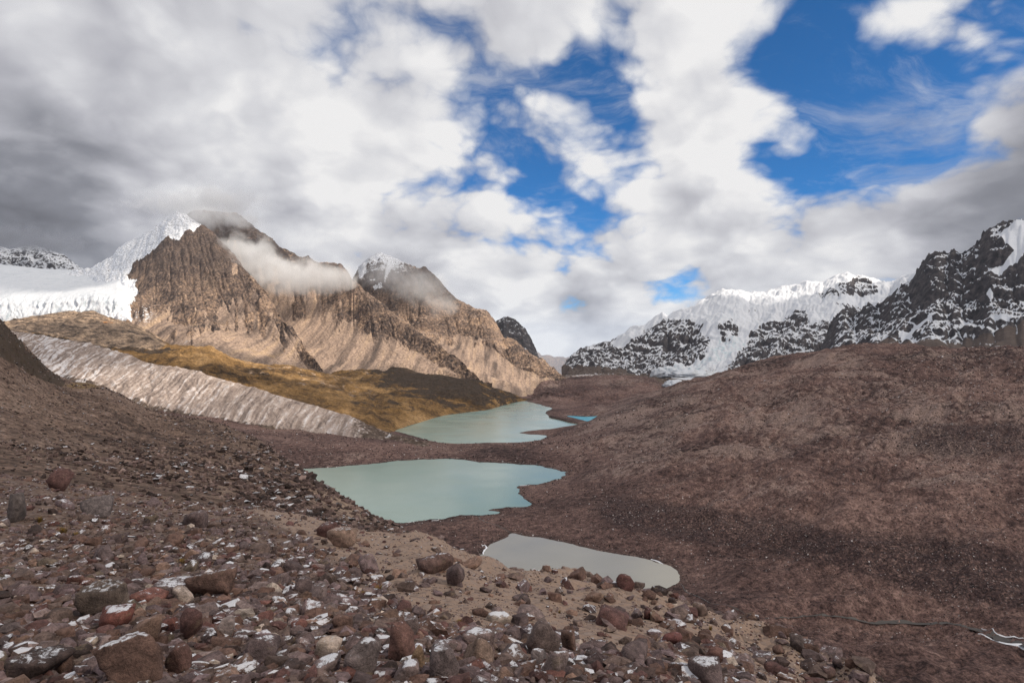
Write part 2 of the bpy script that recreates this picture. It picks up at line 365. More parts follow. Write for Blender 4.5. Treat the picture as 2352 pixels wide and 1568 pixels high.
def m_slope(t):
    p = t.pos(); n = t.noise(p, .022, 5, .6, .5); nf = t.noise(t.mapping(p, (1, 1, 1.6)), .30, 7, .74); ng = t.noise(p, 1.5, 5, .75)
    base = t.ramp(t.math('ADD', t.math('MULTIPLY', nf, .6), t.math('MULTIPLY', n, .4)), [(.40, (.050, .033, .027)), (.44, (.130, .086, .066)), (.51, (.20, .134, .103)), (.59, (.30, .212, .165))])
    col = t.mix(t.math('MULTIPLY', t.step(ng, .44, .62), .7), base, (.050, .038, .034))
    sand = t.step(t.math('ADD', t.attr('sand'), t.math('MULTIPLY', t.math('SUBTRACT', t.noise(p, .06, 8, .72, .4), .5), 2.6)), .42, .85)
    col = t.mix(t.math('MULTIPLY', sand, .75), col, t.mix(ng, (.24, .17, .125), (.38, .285, .22)))
    col = t.mix(1.0, col, t.ramp(t.noise(p, 0.8, 4, .75), [(.38, (0.55,)*3), (.62, (1.5,)*3)]), 'MULTIPLY')
    cl = t.step(t.math('ADD', t.attr('cliff'), t.math('MULTIPLY', t.math('SUBTRACT', nf, .5), .8)), .4, .6)
    col = t.mix(cl, col, t.mix(nf, (.022, .018, .015), (.12, .085, .062)))
    gr = t.step(t.math('ADD', t.attr('gold'), t.math('MULTIPLY', t.math('SUBTRACT', nf, .5), .8)), .45, .65)
    col = t.mix(t.math('MULTIPLY', gr, .6), col, (.22, .145, .055))
    sn = t.step(t.math('ADD', t.math('MULTIPLY', t.noise(p, .11, 3, .6), .5), t.math('MULTIPLY', t.noise(p, .9, 3, .7), .7)), .765, .80)
    col = t.mix(t.math('MULTIPLY', sn, .9), col, (.55, .53, .54))
    return dict(color=col, normal=t.bump(t.math('ADD', nf, t.math('MULTIPLY', ng, .6)), .9, .9))
M_slope = material('bouldery_slope', m_slope)

def m_water(col, col2, rough, bs, spec=.5):
    def fn(t):
        p = t.pos(); n = t.noise(p, .012, 3, .5, .5)
        return dict(color=t.mix(t.step(n, .35, .7), col, col2), normal=t.bump(t.noise(t.mapping(p, (1, .6, 1)), .9, 4, .6), bs*1.6, .12), rough=t.step(t.noise(t.mapping(p, (.4, 1, 1)), .035, 5, .6, .8), .40, .62, rough*.9, rough*1.35), spec=spec)
    return fn
M_w_mid = material('milky_turquoise_water', m_water((.195, .300, .258), (.232, .328, .282), .14, .25))
M_w_far = material('milky_green_water', m_water((.27, .35, .285), (.25, .37, .33), .16, .30))
M_w_pond = material('silty_grey_water', m_water((.30, .285, .238), (.34, .322, .272), .18, .15))
M_w_turq = material('turquoise_water', m_water((.02, .27, .36), (.03, .31, .40), .3, .2, .2))
M_w_stream = material('stream_water', m_water((.050, .040, .036), (.085, .078, .074), .5, .9, .15))

def rock_nodes(t, base):
    tc = t.new('ShaderNodeTexCoord').outputs['Object']; gp = t.pos(); rnd = t.new('ShaderNodeObjectInfo').outputs['Random']
    off = t.vmath('ADD', gp, t.scale((1, 1, 1), t.math('MULTIPLY', rnd, 50.0)))
    n = t.noise(off, 5.5, 7, .70, .4); nf = t.noise(off, 38, 5, .75); nl = t.noise(t.mapping(off, (1, 1, 3.0), rot=(.5, .3, 0)), 11.0, 5, .65)
    k = t.math('ADD', t.math('MULTIPLY', n, 1.3), t.math('ADD', t.math('MULTIPLY', nf, .7), t.math('MULTIPLY', nl, .4)))
    col = t.mix(1.0, base, t.ramp(t.math('MULTIPLY', k, .42), [(.38, (.30, .26, .25)), (.50, (.96, .88, .85)), (.60, (1.7, 1.55, 1.48)), (.68, (2.5, 2.3, 2.2))]), 'MULTIPLY')
    lich = t.step(t.noise(off, 2.1, 5, .7), .60, .68)
    col = t.mix(t.math('MULTIPLY', lich, .35), col, (.26, .20, .13))
    return gp, off, n, nf, col
def m_boulder(t):
    base = t.new('ShaderNodeObjectInfo').outputs['Color']
    gp, off, n, nf, col = rock_nodes(t, base)
    amt = t.attr('snowiness') if False else t.new('ShaderNodeAttribute', attribute_type='OBJECT', attribute_name='snowiness').outputs['Fac']
    e = t.math('ADD', t.math('MULTIPLY', t.math('SUBTRACT', t.noise(off, 9.0, 7, .78, .8), .5), 2.8), t.math('MULTIPLY', t.math('SUBTRACT', t.nz(), .80), 2.0))
    sn = t.step(t.math('ADD', e, t.math('MULTIPLY', amt, .62)), .44, .72)
    col = t.mix(t.math('MULTIPLY', sn, .88), col, (.74, .75, .79))
    cr = t.voro(t.vmath('ADD', off, t.scale(t.noise(off, 4, 3, .6, col=True), .25)), 2.6, 'DISTANCE_TO_EDGE')
    h = t.math('ADD', t.math('ADD', n, t.math('MULTIPLY', nf, .45)), t.math('MULTIPLY', t.step(cr, 0.0, .03), .10))
    return dict(color=col, normal=t.bump(h, .75, .05))
M_boulder = material('boulder_rock', m_boulder, .88, .25)
def m_rubble(t):
    base = t.attr('stone_color', 'Color')
    gp, off, n, nf, col = rock_nodes(t, base)
    e = t.math('ADD', t.math('MULTIPLY', t.math('SUBTRACT', t.noise(off, 9, 6, .75), .5), 2.8), t.math('MULTIPLY', t.math('SUBTRACT', t.nz(), .80), 2.0))
    sn = t.step(t.math('ADD', e, t.attr('snowiness')), .44, .76)
    col = t.mix(t.math('MULTIPLY', sn, .85), col, (.72, .73, .77))
    return dict(color=col, normal=t.bump(t.math('ADD', n, t.math('MULTIPLY', nf, .4)), .6, .04))
M_rubble = material('rubble_rock', m_rubble, .9, .2)
def m_stone_far(t):
    return dict(color=t.attr('stone_color', 'Color'))
M_stone_far = material('far_stone', m_stone_far)
def m_snowbank(t):
    p = t.pos(); n = t.noise(p, .5, 5, .6)
    return dict(color=t.mix(n, (.66, .68, .72), (.86, .87, .90)), normal=t.bump(n, .5, .3))
M_snowbank = material('old_snow', m_snowbank, .7, .2)
def m_grass(t):
    n = t.noise(t.pos(), 6, 3, .6)
    return dict(color=t.ramp(n, [(.3, (.10, .065, .018)), (.6, (.24, .15, .04)), (.8, (.33, .24, .09))]))
M_grass = material('ichu_grass', m_grass)

# ------------------------------------------------------------------ far mountains
def crest_noise(P, amp, scale, w):
    """jagged skyline: lifts the ground by noise times the weight w"""
    Q = P.copy(); Q[..., 2] += w*amp*fbm(P*np.array([1, 1, .4])/scale, 5, .6, ridged=True); return Q
def relief(P, amp, scale, w, gully=0.0, gs=60.0):
    """crags: broad uneven swells, sharp ribs running down the slope, and fine breakage"""
    s, t = uvs(P); n = normals(P)
    n = np.where(n[..., 2:3] < 0, -n, n)
    h = amp*.8*fbm(P/scale, 4, .5)+amp*.38*fbm(P*np.array([1, 1, .6])/(scale*.16), 4, .6)
    if gully:
        wv = fbm(P/(gs*2.2), 3)*1.5; wt = fbm(P/(gs*1.1)+40, 4, .6)*.35; acc = 0; a = 1.0; k = 1.0
        for o in range(4):
            r = 1-2.6*np.abs(perlin(v3((s/gs+wv+wt)*k, t/(gs*4.5)*k**.75, 3.1+o*7)))
            acc = acc+a*r; a *= .52; k *= 2.07
        h = h+gully*.55*acc
    relief.h = h/(h.std()+1e-6)
    return P + n*(h*w)[..., None]
def erode(P, ci, amp, scale, K, iters, sc_lo, sc_hi, hard, edge=.14, seed=0.0, kf=1.0):
    """running water cuts gullies into a slope, loose walls slump to their angle of rest; row ci is the crest"""
    Q = P.copy(); z = P[:ci+1, :, 2].copy(); X = P[:ci+1, :, 0]; Y = P[:ci+1, :, 1]; n = ci+1
    f = (np.arange(n)/ci)[:, None]; e = sstep(f, 0, edge)*sstep(1-f, 0, edge)
    z = z+e*amp*(fbm(P[:n]/scale+seed, 5, .5)*1.3+.55*fbm(P[:n]/(scale*.45)+seed+9, 4, .55, ridged=True)+.02*rng.normal(size=z.shape))*(kf[:n]*.8+.2 if np.ndim(kf) else kf)
    dx = np.abs(np.diff(X, axis=1)).mean(1)[:, None]; dr = np.maximum(np.diff(Y, axis=0), .2); hyp = np.sqrt(dr**2+dx[1:]**2)
    Sc = sc_lo+(sc_hi-sc_lo)*hard[:n]; er = sstep(f, .02, edge*1.6)*(1-.35*hard[:n])*(kf[:n] if np.ndim(kf) else kf)
    z0 = z[ci].copy()
    for it in range(iters):
        A = np.ones_like(z)*dx/2.0; S = np.zeros_like(z)
        for i in range(ci, 0, -1):
            lo = z[i-1]; zi = z[i]
            s0 = (zi-lo)/dr[i-1]; sl = (zi-np.concatenate([lo[:1], lo[:-1]]))/hyp[i-1]; sr = (zi-np.concatenate([lo[1:], lo[-1:]]))/hyp[i-1]
            w0, wl, wr = np.maximum(s0, 1e-3)**4, np.maximum(sl, 1e-3)**4, np.maximum(sr, 1e-3)**4; q = A[i]/(w0+wl+wr)
            A[i-1] += w0*q; A[i-1, :-1] += (wl*q)[1:]; A[i-1, 1:] += (wr*q)[:-1]
            S[i] = np.maximum(np.maximum(s0, sl), sr)
        z -= K*np.sqrt(A)*np.clip(S, 0, 2.5)*er
        for _ in range(2):
            d = np.diff(z, axis=1); ex = np.sign(d)*np.maximum(np.abs(d)-Sc[:, 1:]*dx, 0)*.28; z[:, 1:] -= ex; z[:, :-1] += ex
            d = np.diff(z, axis=0); ex = np.sign(d)*np.maximum(np.abs(d)-Sc[1:]*1.15*dr, 0)*.28; z[1:] -= ex; z[:-1] += ex
            z[ci] = z0
    Q[:n, :, 2] = z; erode.flow = np.concatenate([A, np.ones((P.shape[0]-n, P.shape[1]))], 0)
    return Q
def steep(P): return np.abs(normals(P)[..., 2])
def hollow(P, k=6): return (P[..., 2]-blur(P[..., 2], k*k//2))
def frac(nts):
    K = len(nts); return np.concatenate([np.arange(n)/n+i for i, n in enumerate(nts)]+[[K]])[:, None]

# distant hills down the valley
nts = [12, 8]
cv = [[(1050, 862, 28000), (1500, 862, 28000)], c(2, [(900, 840, 30000), (1330, 800, 30000), (1390, 832, 30000), (1440, 828, 30000), (1500, 838, 30000), (1560, 846, 30000), (1640, 835, 30000), (1760, 800, 30000), (2100, 820, 30000)]), [(1050, 848, 33000), (1500, 848, 33000)]]
P = strip(cv, 1080, 1480, 120, nts); P = relief(P, 220, 3000, np.ones(P.shape[:2]), 220, 1600)
grid_obj('distant_hills', P, M_mount, {'scree': np.full(P.shape[:2], .3), 'snow': np.full(P.shape[:2], .0), 'gold': np.zeros(P.shape[:2]), 'along': P[..., 0], 'down': P[..., 2]}, 'bluish distant hills at the far end of the valley', 'hills')

def simple_peak(name, crest, dback, label, x0, x1, nu, drop, amp, scale, jag, snow, dfront, rockmat=M_snowrock):
    """a far peak: front face, crest, back"""
    base = [(p[0], p[1]+drop, p[2]-dfront) for p in crest]; back = [(p[0], p[1]+drop*.7, p[2]+dback) for p in crest]
    nts = [90, 16]; P = strip([base, crest, back], x0, x1, nu, nts); fr = frac(nts)*np.ones((1, nu))
    P = erode(P, 90, amp, scale*.6, .012, 40, .66, 2.0, np.full(fr.shape, .8), .10, 25.)
    P = relief(P, 5, 40, np.ones(fr.shape))
    P = crest_noise(P, jag, scale*.35, np.exp(-((fr-1)/.25)**2))
    ones = np.ones(fr.shape)
    return grid_obj(name, P, rockmat, {'snow': snow(P, fr), 'ice': 0*ones, 'talus': 0*ones, 'scree': 0*ones, 'gold': 0*ones, 'along': P[..., 0], 'down': P[..., 2]}, label, 'mountain')
simple_peak('dark_peak', c(2, [(700, 720, 3000), (1000, 680, 3000), (1090, 640, 3000), (1110, 612, 3000), (1160, 580, 3000), (1210, 592, 3000), (1250, 612, 2980), (1300, 660, 2950), (1340, 740, 2900), (1368, 800, 2850), (1378, 850, 2800), (1420, 900, 2750), (1480, 960, 2700)]),
            900, 'small dark steep peak at the end of the brown slopes', 1000, 1270, 130, 190, 30, 260, 14, lambda P, fr: np.full(fr.shape, .30), 500)
simple_peak('cloudy_dark_peak', c(1, [(-600, 420, 3400), (-200, 400, 3400), (0, 395, 3400), (60, 405, 3400), (150, 385, 3400), (280, 395, 3400), (350, 425, 3380), (430, 468, 3350), (505, 530, 3300), (580, 560, 3250), (700, 640, 3200)]),
            900, 'dark snow-streaked peak under the cloud behind the glacier', -260, 260, 180, 130, 34, 300, 10, lambda P, fr: np.full(fr.shape, .46), 500)

# snow mountain on the right of the valley
crest = c(2, [(1440, 990, 2500), (1515, 915, 2550), (1560, 840, 2650), (1640, 775, 2750), (1780, 740, 2850), (1870, 715, 2900), (1900, 700, 2920), (1950, 650, 2950), (2050, 625, 2980)]) + \
        c(3, [(40, 730, 3000), (75, 712, 3000), (105, 742, 3000), (200, 708, 3050), (270, 690, 3050), (310, 640, 3100), (400, 588, 3100), (450, 574, 3100), (560, 578, 3120), (620, 600, 3150), (720, 590, 3150), (830, 555, 3150), (930, 540, 3150), (980, 520, 3150), (1090, 525, 3150), (1150, 490, 3150), (1240, 474, 3150), (1285, 506, 3150), (1390, 516, 3100), (1510, 530, 3050), (1580, 490, 3000), (1680, 455, 2950), (1720, 425, 2950), (1900, 400, 2900), (2400, 400, 2900)])
base = c(2, [(1440, 1000, 2300), (1515, 985, 2300), (1800, 990, 2250), (2150, 985, 2200)]) + c(3, [(300, 1140, 2150), (500, 1100, 2150), (800, 1060, 2150), (1000, 1020, 2150), (1400, 1000, 2150), (2400, 950, 2150)])
mid = [(p[0], q, 2550+(p[0]-1300)*.15) for p, q in zip(crest, [0]*len(crest))]
mid = []
for p in crest:
    by = np.interp(p[0], [q[0] for q in base], [q[1] for q in base]); bd = np.interp(p[0], [q[0] for q in base], [q[2] for q in base])
    mid.append((p[0], by+(p[1]-by)*.50, bd+(p[2]-bd)*.42))
back = [(p[0], p[1]+60, p[2]+700) for p in crest]
nts = [90, 90, 14]; nu = 460
P = strip([base, mid, crest, back], 1290, 2150, nu, nts); fr = frac(nts)*np.ones((1, nu))
ix, iy = img(P); jx = ix+22*fbm(P/110., 5, .65); jy = iy+20*fbm(P/110.+9, 5, .65)
R1 = c(3, [(-700, 1300), (-640, 1083), (-523, 960), (-443, 920), (-303, 890), (-213, 870), (-233, 928), (-183, 938), (-83, 868), (30, 790), (70, 740), (107, 760), (160, 780), (220, 790), (290, 800), (330, 860), (380, 890), (380, 960), (330, 1000), (230, 1050), (100, 1095), (-100, 1300)])
R2 = c(3, [(480, 1080), (560, 950), (620, 870), (720, 800), (800, 745), (900, 690), (990, 700), (1000, 790), (1060, 800), (1130, 770), (1250, 700), (1500, 700), (1500, 1200), (400, 1200)])
R3 = c(3, [(1040, 590), (1100, 565), (1200, 535), (1330, 515), (1440, 550), (1420, 590), (1200, 615), (1080, 630)])
R4 = c(3, [(430, 830), (520, 780), (570, 830), (500, 930), (440, 900)]); R5 = c(3, [(1160, 690), (1300, 660), (1350, 700), (1180, 708)]); R6 = c(3, [(560, 720), (640, 640), (720, 650), (760, 760), (700, 790), (600, 760)])
rk = np.clip(inpoly(jx, jy, R1)*1.0+inpoly(jx, jy, R2)*1.0, 0, 1); rk3 = np.clip(inpoly(jx, jy, R3)+inpoly(jx, jy, R4)+inpoly(jx, jy, R5)+0.0, 0, 1); rk6 = inpoly(jx, jy, R6)*1.0
rk = blur(rk, 7); rk3 = blur(rk3, 4)
snow = 1.15-rk*.60-rk3*.55-blur(rk6, 3)*.30
tong = c(3, [(430, 890), (560, 870), (600, 920), (480, 1010), (300, 1075), (60, 1135), (60, 1100), (250, 1040), (380, 970)])
tg = blur(inpoly(jx, jy, tong)*1.0, 2); snow = np.maximum(snow, tg*1.3)
low = blur(inpoly(ix, jy, c(3, [(-700, 1095), (-400, 1060), (-150, 1090), (60, 1128), (230, 1075), (400, 1015), (500, 1050), (520, 1300), (-700, 1300)]))*1.0, 3)*(1-tg); snow = snow-low*.6
ice = tg*.55+blur((inpoly(jx, jy, c(3, [(320, 720), (480, 660), (560, 700), (560, 780), (440, 880), (340, 860)])) | inpoly(jx, jy, c(3, [(1000, 690), (1100, 690), (1130, 760), (1010, 770)])))*1.0, 3)*.45
w = .60+.40*np.clip(rk+rk3, 0, 1)
hard = np.clip(.45+.5*np.clip(rk+rk3, 0, 1)+.4*fbm(P/200., 3), 0, 1)
P = crest_noise(P, 13, 60, np.exp(-((fr-2)/.08)**2))
P = erode(P, 180, 40, 230, .012, 46, .62, 1.8, hard, .10, 5.)
hol = hollow(P, 4); hol = hol/(hol.std()+1e-6); nz = blur(steep(P), 1); rkk = np.clip(rk+rk3, 0, 1)
snow = snow-rkk*(.16*np.clip(hol, -2, 2)+1.0*sstep(.76-nz, 0, .25)+.12)-(1-rkk)*.55*sstep(.60-nz, 0, .15)
P = relief(P, 4, 40, .3+.7*rkk); P = relief(P, 2, 14, .35+.65*rkk)
grid_obj('snow_mountain', P, M_snowrock, {'snow': snow, 'ice': ice, 'talus': low, 'along': P[..., 0], 'down': P[..., 2]}, 'long snow-covered mountain ridge with dark cliffs below, right of the valley', 'mountain')

# dark jagged ridge at the right edge
crest = c(3, [(1000, 1040, 1850), (1060, 985, 1850), (1100, 900, 1880), (1140, 780, 1900), (1210, 725, 1900), (1290, 757, 1900), (1330, 720, 1880), (1380, 675, 1860), (1440, 690, 1850), (1500, 640, 1830), (1540, 610, 1820), (1640, 545, 1800), (1700, 450, 1780), (1740, 395, 1760), (1800, 352, 1740), (1870, 378, 1730), (1910, 343, 1720), (1960, 375, 1700), (2020, 338, 1690), (2080, 280, 1680), (2130, 205, 1670), (2200, 188, 1650), (2260, 168, 1640), (2352, 170, 1620), (2600, 120, 1600), (3000, 60, 1550)])
base = c(3, [(1000, 1060, 1500), (1090, 1025, 1450), (1400, 1000, 1400), (1620, 950, 1350), (1900, 1000, 1300), (2100, 1030, 1230), (2352, 1060, 1150), (3000, 1000, 1050)])
mid = []
for p in crest:
    by = np.interp(p[0], [q[0] for q in base], [q[1] for q in base]); bd = np.interp(p[0], [q[0] for q in base], [q[2] for q in base])
    mid.append((p[0], by+(p[1]-by)*.45, bd+(p[2]-bd)*.45))
back = [(p[0], p[1]+80, p[2]+400) for p in crest]
nts = [90, 100, 14]; nu = 380
P = strip([base, mid, crest, back], 1860, 2580, nu, nts); fr = frac(nts)*np.ones((1, nu))
ix, iy = img(P); jx = ix+9*fbm(P/60., 4, .6); jy = iy+9*fbm(P/60.+9, 4, .6)
sp = np.zeros(ix.shape)
for pl in ([(2185, 215), (2230, 180), (2400, 150), (2700, 100), (2700, 330), (2352, 345), (2290, 400), (2200, 460), (2100, 470), (2215, 380), (2290, 310), (2220, 260)], [(1570, 862), (1650, 800), (1770, 740), (1760, 770), (1690, 820), (1600, 880)], [(1940, 765), (2300, 775), (2260, 790), (2000, 800)],
           [(2130, 560), (2160, 590), (2140, 640), (2115, 600)], [(2280, 760), (2352, 745), (2352, 770), (2290, 775)]):
    sp = np.maximum(sp, inpoly(jx, jy, c(3, pl))*1.0)
sp = blur(sp, 1)
tal = blur(inpoly(ix, jy+10*fbm(P/45.+2, 5, .6), c(3, [(1000, 1000), (1300, 950), (1500, 900), (1640, 890), (1880, 915), (2020, 890), (2150, 860), (2352, 790), (3000, 640), (3000, 1500), (900, 1500)]))*1.0, 9)
w = (1-.7*sp)*(1-.7*tal)
hard = np.clip(.62+.5*fbm(P/120., 4, .55)-.6*tal-.5*sp, 0, 1)
P = crest_noise(P, 24, 30, np.exp(-((fr-2)/.09)**2)); P = crest_noise(P, 12, 11, np.exp(-((fr-2)/.05)**2))
P = erode(P, 190, 24, 110, .012, 46, .66, 2.1, hard, .09, 15.)
hol = hollow(P, 4); hol = hol/(hol.std()+1e-6); nz = blur(steep(P), 1)
dust = .30-.15*np.clip(hol, -2, 2)-1.0*sstep(.74-nz, 0, .25)
P = relief(P, 4.5, 32, w); P = relief(P, 2.2, 11, w)
grid_obj('dark_rock_ridge', P, M_snowrock, {'snow': .19+dust*(1-sp)+1.0*sp-.30*tal, 'ice': 0*sp, 'talus': tal, 'along': P[..., 0], 'down': P[..., 2]}, 'dark jagged rock ridge dusted with snow at the right edge', 'mountain')

# ------------------------------------------------------------------ brown mountains on the left
def mountain(name, curves, x0, x1, nu, nts, label, amp, scale, gul, gs, jag, masks, ci):
    P = strip(curves, x0, x1, nu, nts); fr = frac(nts)*np.ones((1, nu)); ix, iy = img(P); s, t = uvs(P)
    a = masks(P, fr, ix, iy)
    a = {k: np.broadcast_to(v, fr.shape) for k, v in a.items()}
    cir = sum(nts[:ci]); hard = np.clip(.5+1.3*(fr/ci-.42)+.9*fbm(P/170.+3, 4, .55), 0, 1)*(1-.9*np.clip(a['soft'], 0, 1) if 'soft' in a else 1)
    P = crest_noise(P, jag, scale*.22, np.exp(-((fr-ci)/.10)**2))
    scr = np.clip(a['scree'], 0, 1); hard = hard*(1-.9*scr)
    P = erode(P, cir, amp, scale, .013*gul, 46, .66, 1.75, hard, .12, 0., 1-.72*scr)
    fl = np.log(erode.flow+1); nz = blur(steep(P), 1)
    rough = sstep(.82-nz, -.02, .14)
    P = relief(P, 5.0, 34, .15+.85*rough); P = relief(P, 2.2, 12, .15+.85*rough)
    a['scree'] = np.clip(.26+(nz-.80)*3.5+.75*scr+.30*fbm(P/60., 3), 0, 1.2)
    a['chute'] = sstep(fl, 3.2, 6.0)
    top = t[nts[0]+nts[1]:nts[0]+nts[1]+1] if len(nts) > 2 else t[-1:]
    a.update(along=s+.0*t, down=t)
    return grid_obj(name, P, M_mount, a, label, 'mountain')

# second peak
crest = c(2, [(-200, 620, 2500), (60, 480, 2500), (210, 340, 2500), (240, 270, 2500), (270, 238, 2500), (320, 198, 2500), (380, 174, 2500), (450, 203, 2500), (540, 243, 2480), (620, 280, 2450), (660, 268, 2440), (710, 310, 2420), (760, 370, 2400), (850, 455, 2350), (900, 490, 2320), (980, 523, 2280), (1050, 543, 2240), (1090, 588, 2200), (1120, 640, 2150), (1150, 700, 2080), (1230, 730, 2000), (1300, 790, 1930), (1400, 850, 1830), (1500, 920, 1740), (1560, 975, 1680), (1640, 1010, 1640)])
base = [(650, 880, 1600), (850, 860, 1500), (950, 870, 1450), (1045, 875, 1430), (1120, 890, 1400), (1160, 905, 1380), (1205, 930, 1350), (1240, 920, 1400), (1275, 900, 1480), (1304, 892, 1550), (1345, 900, 1550)]
def lerp_curve(a, b, ky, kd):
    xs = [p[0] for p in a]; return [(p[0], p[1]+(np.interp(p[0], [q[0] for q in b], [q[1] for q in b])-p[1])*ky, p[2]+(np.interp(p[0], [q[0] for q in b], [q[2] for q in b])-p[2])*kd) for p in a]
nts = [80, 100, 14]
def mk(P, fr, ix, iy):
    n = fbm(P/150., 4, .55); n2 = fbm(v3(ix/28., iy/150.), 3)
    scree = sstep(1.05-fr+.75*n+.7*n2+.45*sstep(ix, 1000, 1090)*(fr < 1.3), .10, .40)
    snow = .56*sstep(-(iy-700), 0, 100)*sstep(-(ix-1020), 0, 120)+.03
    for pl in ([(320, 420), (390, 400), (400, 420), (350, 440)], [(300, 380), (350, 360), (340, 385)], [(240, 250), (300, 210), (290, 280), (250, 340)], [(430, 260), (470, 230), (440, 330), (400, 420), (410, 340)]):
        snow = snow+.55*blur(inpoly(ix, iy, c(2, pl))*1.0, 1)
    return dict(scree=scree, snow=snow, gold=.25*sstep(fr, .0, .6)*sstep(1.2-fr, 0, .5))
mountain('tan_mountain', [base, lerp_curve(base, crest, .42, .52), crest, [(p[0], p[1]+70, p[2]+500) for p in crest]], 700, 1340, 420, nts, 'tan rocky mountain with snow-flecked summit, centre left', 38, 260, .9, 95, 14, mk, 2)

# skyline ridge behind the mist
crest = c(1, [(900, 380, 2250), (1100, 240, 2250), (1200, 178, 2250), (1290, 163, 2250), (1400, 178, 2250), (1490, 178, 2240), (1530, 208, 2230), (1600, 262, 2200), (1640, 298, 2180), (1700, 330, 2160), (1780, 400, 2130), (1860, 438, 2100), (1890, 460, 2080), (1940, 443, 2070), (1990, 490, 2050), (2060, 498, 2030), (2140, 513, 2000), (2200, 558, 1960), (2230, 600, 1930)]) + c(2, [(210, 372, 1880), (300, 430, 1800), (440, 530, 1720), (560, 620, 1660), (700, 740, 1590), (800, 820, 1540), (900, 885, 1480), (960, 935, 1450), (1010, 985, 1410), (1100, 1010, 1400)])
base = [(300, 830, 1400), (474, 830, 1330), (600, 868, 1300), (735, 872, 1360), (899, 850, 1440), (980, 862, 1440), (1063, 870, 1430), (1110, 880, 1410)]
nts = [90, 100, 14]
def mk(P, fr, ix, iy):
    n = fbm(P/130., 4, .55); n2 = fbm(v3(ix/22., iy/160.), 3)
    spur = np.exp(-((iy-(655+(ix-812)*.74)-18)/20)**2)*sstep(ix, 780, 830)
    scree = sstep(1.75-fr+.6*n+.7*n2-spur*1.8, .20, .50)
    return dict(scree=scree, snow=.03+.25*sstep(-(iy-640), 0, 90)*np.exp(-((ix-810)/40)**2), gold=.35*sstep(fr, .0, .4)*sstep(1.1-fr, 0, .4))
mountain('brown_ridge', [base, lerp_curve(base, crest, .42, .52), crest, [(p[0], p[1]+70, p[2]+400) for p in crest]], 330, 1130, 480, nts, 'long brown ridge with scree fans rising into mist', 30, 230, .8, 80, 12, mk, 2)

# front face of the left peak
crest = c(1, [(-300, 640, 2000), (0, 590, 2000), (300, 580, 2000), (450, 560, 2000), (570, 525, 2000), (700, 458, 2000), (780, 378, 2000), (900, 318, 1990), (1000, 258, 1980), (1060, 218, 1970), (1110, 200, 1960), (1160, 212, 1940), (1270, 252, 1900), (1330, 290, 1870), (1400, 360, 1830), (1480, 440, 1790), (1540, 530, 1750), (1600, 592, 1710), (1680, 690, 1650), (1760, 800, 1590), (1860, 940, 1500), (1960, 1080, 1400), (2040, 1180, 1330), (2200, 1260, 1250)])
base = [(-120, 800, 1500), (60, 800, 1420), (200, 800, 1380), (300, 800, 1320), (400, 808, 1270), (474, 822, 1250), (560, 850, 1240), (620, 866, 1240), (700, 870, 1270), (800, 900, 1230)]
nts = [90, 120, 14]
SN = c(1, [(-400, 300), (1040, 160), (1270, 250), (1160, 310), (1120, 360), (1060, 345), (1010, 400), (960, 430), (900, 440), (840, 470), (820, 530), (800, 560), (810, 600), (860, 590), (850, 640), (875, 660), (860, 700), (810, 770), (830, 880), (-400, 900)])
def mk(P, fr, ix, iy):
    n = fbm(P/110., 4, .55); n2 = fbm(v3(ix/18., iy/140.), 3)
    jx = ix+7*fbm(P/40., 3, .6); jy = iy+7*fbm(P/40.+5, 3, .6)
    snow = 1.2*blur(inpoly(jx, jy, SN)*1.0, 1)
    snow = snow+.42*np.exp(-((ix-330)/45)**2-((iy-730)/28)**2)+.30*np.exp(-((ix-335)/30)**2-((iy-610)/60)**2)+.32*np.exp(-((ix-425)/40)**2-((iy-790)/16)**2)
    scree = sstep(1.12-fr+.9*n+1.2*n2+.65*sstep(ix, 450, 620), .20, .50)
    scree = np.maximum(scree, .55*sstep(.35-fr+.3*n, 0, .2))
    return dict(scree=scree*(1-inpoly(ix, iy, SN)), snow=snow, gold=.42*sstep(fr, .2, .6)*sstep(1.3-fr, 0, .5))
mountain('brown_peak', [base, lerp_curve(base, crest, .40, .52), crest, [(p[0], p[1]+70, p[2]+350) for p in crest]], -160, 770, 520, nts, 'steep brown rocky peak with snow on its left shoulder, top in cloud', 34, 230, .9, 85, 12, mk, 2)

# glacier tongue at far left
nts = [40, 34, 50, 10]; nu = 230
bx = [-300, 0, 80, 160, 220, 292, 330]
cvs = [[(x, 775, 1560) for x in bx], [(-300, 672, 1640), (0, 690, 1620), (80, 694, 1615), (160, 688, 1610), (220, 680, 1610), (270, 690, 1600), (300, 715, 1590), (330, 760, 1580)],
       c(1, [(-800, 540, 1850), (0, 562, 1850), (200, 575, 1840), (400, 600, 1830), (600, 610, 1820), (740, 592, 1800), (820, 640, 1750), (900, 760, 1650)]),
       c(1, [(-800, 470, 2100), (0, 494, 2100), (300, 524, 2100), (500, 532, 2100), (590, 520, 2080), (700, 490, 2020), (780, 500, 1950), (830, 580, 1850), (900, 740, 1720)]),
       [(-300, 640, 2400), (330, 760, 2300)]]
P = strip(cvs, -170, 318, nu, nts); fr = frac(nts)*np.ones((1, nu))
cl = sstep(1.25-fr, 0, .4); s, t = uvs(P)
P = relief(P, 7, 90, .35+.65*cl, 0); P = relief(P, 5, 40, .15+cl, 6, 14)
grid_obj('glacier', P, M_ice, {'cliff': np.clip(cl, 0, 1)}, 'white glacier with a broken ice front at the far left', 'glacier')

